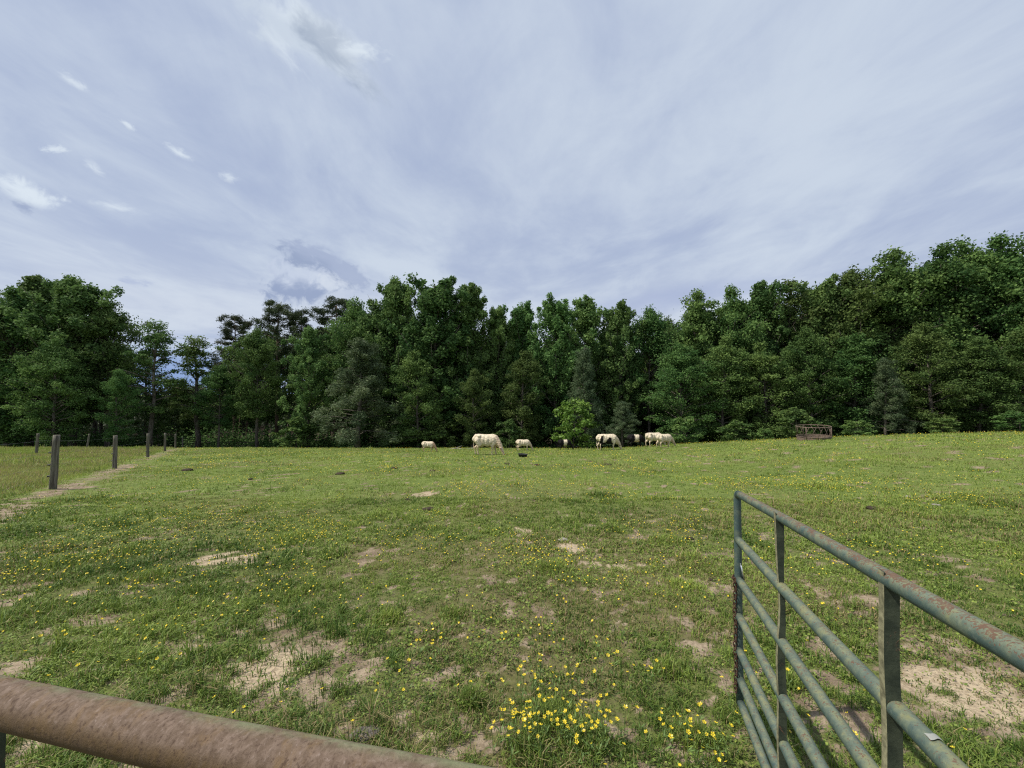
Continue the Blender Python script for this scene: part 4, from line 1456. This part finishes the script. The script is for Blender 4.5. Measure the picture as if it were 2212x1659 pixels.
# weld collars where rails meet end post; tape on the second rail
bm = bmesh.new(); pA = gp(1.500, zs[1]) - Vector((0, 0, .019)); pB = gp(1.516, zs[1]) - Vector((0, 0, .019))
rw = []
for k in range(11):
    a = R(60) + R(85) * k / 10
    sd_ = Vector((GV.x, GV.y, 0)).normalized().cross(Vector((0, 0, 1)))
    off = (sd_ * math.cos(a) + Vector((0, 0, math.sin(a)))) * .0220
    rw.append([bm.verts.new(pA + off + GV * (.003 * math.sin(k * .7))), bm.verts.new(pB + off + GV * (.004 * math.sin(k * .6 + 1)))])
for a, b in zip(rw, rw[1:]):
    bm.faces.new((a[0], a[1], b[1], b[0]))
link('tape', bm_mesh('tape', bm), MTAPE, gate)

# --- chain on the free end
ch = empty('gate_chain', (G0.x, G0.y, hz(G0.x, G0.y)))
tag(ch, 'rusty link chain dangling down the free end post of the green gate', 'chain')
bm = bmesh.new()


def link_ring(bm, c, ax_long, ax_side, L=.017, Wd=.010, r=.0032):
    pts_ = []
    for k in range(12):
        a = 2 * PI * k / 12
        pts_.append(c + ax_long * (L * math.cos(a)) + ax_side * (Wd * math.sin(a)))
    for k in range(12):
        tube_bm(bm, [pts_[k], pts_[(k + 1) % 12]], r, 5, False)


ztop = zs[2] + .01
c0 = Vector((G0.x, G0.y, 0)) - gi
for k in range(11):                     # once round the post
    a = 2 * PI * k / 11
    rad = Vector((math.cos(a), math.sin(a), 0)); tan_ = Vector((-math.sin(a), math.cos(a), 0))
    c = c0 + rad * (RT + .006) + Vector((0, 0, ztop - .006 * math.sin(a) - gi.z + gi.z - gi.z * 0))
    c.z = ztop - gi.z + .006 * math.cos(a)
    link_ring(bm, c, tan_, rad if k % 2 else Vector((0, 0, 1)), .013, .008, .003)
nl = 27
for k in range(nl):
    z = ztop - .012 - k * .0245 - gi.z
    sw = .003 * math.sin(k * .7)
    c = c0 + Vector((-RT - .008 + sw, -.012, 0)); c.z = z
    link_ring(bm, c, Vector((0, 0, 1)), Vector((1, 0, 0)) if k % 2 else Vector((0, 1, 0)))
link('links', bm_mesh('links', bm), MCHAIN, ch)
bm = bmesh.new()
c = c0.copy(); c.z = ztop - gi.z
tube_bm(bm, [c + Vector((.012, -RT - .012, .002)), c + Vector((-.002, -RT - .012, .085))], .0035, 8)
tube_bm(bm, [c + Vector((-.002, -RT - .012, .085)), c + Vector((-.006, -RT - .010, .095))], .002, 8)
link('snap_pin', bm_mesh('snap_pin', bm), MSNAP, ch)

# --- the rusty gate the picture is taken over
RP = .0225
A0 = at_depth(0, 702 * 2.16016, .470); A1 = at_depth(181 * 2.16016, 738.5 * 2.16016, .396)
fd = (A1 - A0)
fdir = fd.normalized()
fg = empty('rusty_gate', (A0.x, A0.y, hz(A0.x, A0.y)))
tag(fg, 'rust-brown pipe gate crossing the near left corner, only its thick top pipe in view', 'gate')
fi = Vector(fg.location)
pL = A0 - fdir * 1.6 - fi; pR = A0 + fdir * 1.25 - fi
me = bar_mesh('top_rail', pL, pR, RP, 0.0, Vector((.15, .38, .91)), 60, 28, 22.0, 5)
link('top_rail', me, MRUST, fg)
hgt = 1.16
for k, dz_ in enumerate((.30, .52, .72, .90, 1.05)):
    me = bar_mesh('rail', pL + Vector((0, 0, -dz_)), pR + Vector((0, 0, -dz_)), .022, 0, Vector((0, 0, 1)), 30, 14, 6, 6 + k)
    link('rail', me, MRUST, fg)
for q in (0.0, 2.85):
    p = pL + fdir * q
    bm = bmesh.new(); tube_bm(bm, [p + Vector((0, 0, .0)), p + Vector((0, 0, -1.1))], RP * .95, 20)
    me = bm_mesh('end_post', bm)
    link('end_post', me, MRUST, fg)
# upright at the left edge of the picture
pu = at_depth(0, 1600, .495) - fi
bm = bmesh.new()
for sx in (0,):
    w_, d_ = .016, .004
    vs_ = []
    side = fdir
    nrm_ = Vector((-fdir.y, fdir.x, 0)).normalized()
    x0 = A0 - fi + fdir * (-.012)
    for z in (-.022, -1.08):
        for a, b in ((-w_, -d_), (w_, -d_), (w_, d_), (-w_, d_)):
            vs_.append(bm.verts.new(x0 + side * a + nrm_ * b + Vector((0, 0, z))))
    for a, b, c, d in ((0, 1, 2, 3), (7, 6, 5, 4), (0, 4, 5, 1), (1, 5, 6, 2), (2, 6, 7, 3), (3, 7, 4, 0)):
        bm.faces.new((vs_[a], vs_[b], vs_[c], vs_[d]))
link('upright', bm_mesh('upright', bm), MUP, fg)


# ------------------------------------------------------------------ fences
def wood_mat():
    m_, t, out = mat_new('weathered post wood')
    tcn = t.n('ShaderNodeTexCoord'); P = tcn.outputs['Object']
    n1 = t.noise(t.v('MULTIPLY', P, (30, 30, 1.6)), 1.0, 5, .7); n2 = t.noise(P, 7, 4, .6)
    c = t.mix(t.mr(n1, .35, .65), (0.060, 0.052, 0.040), (0.185, 0.170, 0.138))
    c = t.mix(t.mr(n2, .52, .7, 0, .5), c, (0.12, 0.14, 0.07))
    t.put(out.inputs[0], principled(t, c, .9, .15, 0, bump(t, n1, .6, .01)))
    return m_


MWOOD = wood_mat()
MWIRE = plain_mat('fence wire', (0.20, 0.21, 0.22), .45, .5, .15, 40, .7, .05)
MINS = plain_mat('black insulator', (0.02, 0.02, 0.022), .5, .4, .2, 40)


def post_mesh(h, r, seed):
    r_ = random.Random(seed)
    bm = bmesh.new()
    n = 9
    pts_ = [(r_.uniform(-.004, .004), r_.uniform(-.004, .004), -.25 + (h + .25) * k / n) for k in range(n + 1)]
    rings = tube_bm(bm, pts_, [r * (1.06 - .10 * k / n) * r_.uniform(.985, 1.015) for k in range(n + 1)], 14)
    return bm_mesh('post', bm)


def wire_mesh(pts_, r):
    bm = bmesh.new()
    out_ = []
    for p, q in zip(pts_, pts_[1:]):
        p, q = Vector(p), Vector(q)
        for k in range(6):
            t = k / 6
            out_.append(p.lerp(q, t) - Vector((0, 0, .05 * math.sin(PI * t))))
    out_.append(Vector(pts_[-1]))
    tube_bm(bm, out_, r, 5)
    return bm_mesh('wire', bm)


def wire_fence(label, pos, hts, r, leans, heights, wr, insul):
    x0, y0 = pos[0]
    z0 = hz(x0, y0)
    root = empty('wire_fence', (x0, y0, z0))
    tag(root, label, 'fence')
    for k, ((x, y), h, (lx, ly)) in enumerate(zip(pos, hts, leans)):
        z = hz(x, y)
        o = link('post', post_mesh(h, r, k + 3), MWOOD, root)
        o.location = (x - x0, y - y0, z - z0)
        o.rotation_euler = (lx, ly, k * 1.1)
        if insul and k < 4:
            for hh in insul:
                bm = bmesh.new()
                d = Vector((-FN[0], -FN[1], 0))
                tube_bm(bm, [Vector((0, 0, hh)) + d * (r * .8), Vector((0, 0, hh)) + d * (r + .012), Vector((0, 0, hh)) + d * (r + .02), Vector((0, 0, hh)) + d * (r + .05)], [.018, .03, .018, .03], 9)
                ins = link('insulator', bm_mesh('insulator', bm), MINS, o)
                ins.rotation_euler = (0, 0, -k * 1.1)
    for hh in heights:
        pl = []
        for (x, y), h in zip(pos, hts):
            off = FN * (-(r + .03)) if insul else FN * (-(r + .005))
            pl.append((x + off[0] - x0, y + off[1] - y0, hz(x, y) + hh - z0))
        link('wire', wire_mesh(pl, wr), MWIRE, root)
    return root


near_pos = [tuple(FA - FD * 1.0), tuple(FA)] + [tuple(np.array([-18.9, 18.4]) + np.array([-6.45, 8.5]) * k) for k in range(7)]
near_lean = [(0, 0), (0, R(1.6)), (0, R(.5)), (0, R(.3)), (0, 0), (0, R(-.4)), (0, 0), (0, R(.5)), (0, 0)]
wire_fence('line of round grey timber posts with thin wires edging the pasture at left', near_pos, [1.6, 1.6, 1.58, 1.62, 1.66, 1.6, 1.6, 1.6, 1.6], .082, near_lean,
           (1.46, 1.08, .72, .38), .0020, (1.08, .72, .38))
far_pos = [(-55, 17), (-37.9, 30.8), (-48.6, 44.0)]
far_pos = [(-29.0, 18.0), (-37.9, 30.8), (-48.4, 44.0), (-53.2, 51.0), (-58.0, 58.0), (-62, 65)]
far_pos = [tuple(p) for p in far_pos]
wire_fence('further row of leaning grey posts across the rough meadow beyond the left fence', far_pos[1:], [1.62, 1.6, 1.55, 1.5, 1.5], .085,
           [(0, R(3)), (0, R(6)), (0, R(2)), (0, R(-2)), (0, 0)], (1.4, .9), .0025, None)

# rail fence in the dark under the trees
root = empty('rail_fence', (-55, 60, hz(-55, 60)))
tag(root, 'dark board rail fence under the trees at the end of the wire fence', 'fence')
zr = hz(-55, 60)
xs = np.arange(-57, -38, 2.6)
for k, x in enumerate(xs):
    o = link('post', post_mesh(1.5, .07, 40 + k), MWOOD, root)
    o.location = (x + 55, .12, hz(x, 60) - zr)
for hh in (.55, .95, 1.35):
    bm = bmesh.new()
    prev = None
    for x in xs:
        z = hz(x, 60) - zr + hh
        cur = [bm.verts.new((x + 55, b, z + a)) for a, b in ((-.07, 0), (.07, 0), (.07, .035), (-.07, .035))]
        if prev:
            for j in range(4):
                bm.faces.new((prev[j], prev[(j + 1) % 4], cur[(j + 1) % 4], cur[j]))
        prev = cur
    link('rail', bm_mesh('rail', bm), MWOOD, root)


# ------------------------------------------------------------------ hay ring
MFEED = plain_mat('rusty feeder steel', (0.155, 0.112, 0.090), .8, .3, .45, 12)
gq = at_depth(1758, 950, 31)
hx_, hy_ = gq.x, gq.y
ring = empty('hay_ring', (hx_, hy_, hz(hx_, hy_) - .05))
ring.rotation_euler = (R(0), R(-2.5), R(20))
tag(ring, 'rusty round hay ring feeder with slanted bars, standing at the foot of the wood', 'feeder')
RR = 1.13


def circ(r, z, n=40, a0=0, a1=2 * PI):
    return [(r * math.cos(a0 + (a1 - a0) * k / n), r * math.sin(a0 + (a1 - a0) * k / n), z) for k in range(n + 1)]


bm = bmesh.new(); tube_bm(bm, circ(RR, 1.12), .028, 8, False); link('top_rim', bm_mesh('top_rim', bm), MFEED, ring)
bm = bmesh.new(); tube_bm(bm, circ(RR, .34), .025, 8, False); link('middle_rim', bm_mesh('middle_rim', bm), MFEED, ring)
bm = bmesh.new()
n = 48
for k in range(n):
    a, b = 2 * PI * k / n, 2 * PI * (k + 1) / n
    if 3.5 < (a + PI) % (2 * PI) < 4.1:
        pass
    q = []
    for aa, z in ((a, .02), (b, .02), (b, .31), (a, .31)):
        rr = RR - .012 + .008 * math.sin(aa * 24)
        q.append(bm.verts.new((rr * math.cos(aa), rr * math.sin(aa), z)))
    bm.faces.new(q)
bmesh.ops.remove_doubles(bm, verts=bm.verts[:], dist=.001)
me = bm_mesh('skirt', bm)
o = link('skirt', me, MFEED, ring)
sm = o.modifiers.new('s', 'SOLIDIFY'); sm.thickness = .006
for k in range(16):
    a = 2 * PI * k / 16
    bm = bmesh.new()
    b = a + .33
    tube_bm(bm, [(RR * math.cos(a), RR * math.sin(a), .32), (RR * math.cos(b), RR * math.sin(b), 1.12)], .015, 7)
    link('slanted_bar', bm_mesh('slanted_bar', bm), MFEED, ring)
for k in range(3):
    a = 2 * PI * k / 3 + 1.2
    bm = bmesh.new(); tube_bm(bm, [(RR * math.cos(a), RR * math.sin(a), 0), (RR * math.cos(a), RR * math.sin(a), 1.12)], .034, 8)
    link('upright', bm_mesh('upright', bm), MFEED, ring)

# ------------------------------------------------------------------ feed tub
MTUB = plain_mat('black rubber', (0.022, 0.023, 0.026), .6, .35, .3, 20)
gq = on_ground(1129, 987)
bm = bmesh.new()
prof = [(.0, .03), (.28, .03), (.31, .19), (.345, .20), (.345, .235), (.30, .235), (.27, .06), (.0, .05)]
rows = []
for r0, z in prof:
    rows.append([bm.verts.new((max(r0, .002) * math.cos(2 * PI * k / 24), max(r0, .002) * math.sin(2 * PI * k / 24), z)) for k in range(24)])
for a, b in zip(rows, rows[1:]):
    for k in range(24):
        bm.faces.new((a[k], a[(k + 1) % 24], b[(k + 1) % 24], b[k])).smooth = True
tub = link('feed_tub', bm_mesh('feed_tub', bm), MTUB)
tub.location = gq + Vector((0, 0, -.02)); tub.rotation_euler = (R(-3), R(4), 0)
tag(tub, 'low black rubber feed tub in the grass in front of the cows', 'feed tub')

# ------------------------------------------------------------------ fallen branch
MDEAD = bark_mat('bleached dead wood', (0.22, 0.20, 0.17), (0.42, 0.39, 0.34))
bp = at_depth(965, 972, 40)
zb = hz(bp.x, bp.y)
bm = bmesh.new()
L = lambda px, py, dd=0: at_depth(px, py, 40 + dd) - Vector((bp.x, bp.y, zb))
tube_bm(bm, [L(945, 973), L(968, 971), L(985, 968), L(998, 963)], [.05, .06, .045, .02], 7)
tube_bm(bm, [L(982, 969), L(1005, 970, .4), L(1022, 968, .6), L(1036, 962, .8)], [.05, .045, .04, .025], 7)
tube_bm(bm, [L(1012, 969, .5), L(1030, 972, .3)], [.035, .015], 6)
br = link('fallen_branch', bm_mesh('fallen_branch', bm), MDEAD)
br.location = (bp.x, bp.y, zb)
tag(br, 'pale forked fallen branch lying between the calf and the large cream cow', 'branch')

# ------------------------------------------------------------------ cow pats, stones, clods
MPAT = plain_mat('dried dung', (0.055, 0.042, 0.030), .95, .1, .5, 30, 0, .6)
MSTONE = plain_mat('pale stone', (0.28, 0.255, 0.22), .9, .2, .3, 14, 0, .4)
MCLOD = plain_mat('grey clod', (0.20, 0.175, 0.15), .95, .1, .5, 24, 0, .9)


def lump_mesh(name, seed, flat):
    r_ = random.Random(seed)
    bm = bmesh.new()
    bmesh.ops.create_icosphere(bm, subdivisions=3, radius=1)
    co = np.array([v.co[:] for v in bm.verts])
    w = fbm(co[:, 0] * 2 + seed, co[:, 1] * 2 + co[:, 2] * 2.3, 1.3, 4, seed)
    for v, q in zip(bm.verts, w):
        v.co *= .62 + .75 * q
        v.co.z *= flat
        v.co.x *= 1.25
    for f in bm.faces: f.smooth = True
    return bm_mesh(name, bm)


PATS = [lump_mesh('cow_pat', k, .32) for k in range(4)]
for me in PATS: me.materials.append(MPAT)
PAT_AT = [(404, 1017, .22, 'dark cow pat in the grass right of the second fence post'), (540, 1036, .15, 'cow pat straight below the leftmost pine, right of the one near the fence'),
          (735, 1025, .2, 'wide cow pat straight below the feathery grey-green tree'), (935, 1018, .2, 'dark cow pat below the calf, right of the wide one'), (880, 1080, .13, 'small cow pat beside the pale bare patch in mid-field'),
          (925, 1102, .2, 'brown cow pat just under the small one in mid-field'), (1010, 1100, .16, 'cow pat right of the pale bare patch in mid-field'), (1313, 1005, .24, 'cow pat below the black and white cow'),
          (1160, 1005, .17, 'cow pat just below the black feed tub'), (1095, 1003, .16, 'cow pat below the large cream cow'), (418, 1247, .1, 'lone dark dung lump in the left foreground flowers'),
          (1275, 997, .13, 'small dark spot of dung above the cow pat below the black and white cow'), (852, 1012, .15, 'cow pat between the calf and the wide one'), (1835, 1168, .17, 'cow pat below the flower patch beyond the green gate'),
          (1538, 1255, .12, 'dung lump just left of the green gate post'), (1885, 1100, .16, 'cow pat in the grass just above the green gate top rail'), (965, 1140, .13, 'cow pat left of the brightest sandy patch'), (1490, 1165, .15, 'dung lump left of the green gate beside yellow flowers')]
PATW = [14, 7, 13, 9, 7, 16, 13, 10, 8, 8, 10, 5, 9, 12, 9, 15, 9, 10]
for k, (px, py, s, lab) in enumerate(PAT_AT):
    g_ = on_ground(px, py)
    o = bpy.data.objects.new('cow_pat', PATS[k % 4]); COL.objects.link(o)
    s = PATW[k] * 1024 / 2212 / F * g_.y / 1.5
    o.location = g_ + Vector((0, 0, s * .12 + .01)); o.scale = (s, s, s); o.rotation_euler = (0, 0, k * 1.3)
    tag(o, lab, 'cow pat', 'cow pats dotted over the pasture')
for k, (px, py, s, lab) in enumerate([(1217, 1168, .06, 'smooth pale stone beside the sandy patches in mid-field'), (1962, 1073, .05, 'small pale stone far back right of the gate'), (2022, 1091, .075, 'flat pale stone in the grass at right, right of the small one')]):
    g_ = on_ground(px, py)
    me = lump_mesh('stone', 30 + k, .5 if k < 2 else .2); me.materials.append(MSTONE)
    o = link('stone', me); o.location = g_ + Vector((0, 0, s * .15)); o.scale = (s, s, s)
    tag(o, lab, 'stone', 'pale stones in the grass')
g_ = on_ground(790, 1592)
me = lump_mesh('dirt_clod', 44, .42); me.materials.append(MCLOD)
o = link('dirt_clod', me); o.location = g_ + Vector((0, 0, .012)); o.scale = (.065, .05, .06)
tag(o, 'crumbly grey clod of dung and earth just behind the rusty pipe', 'clod')
print('trees', tree_count[0])
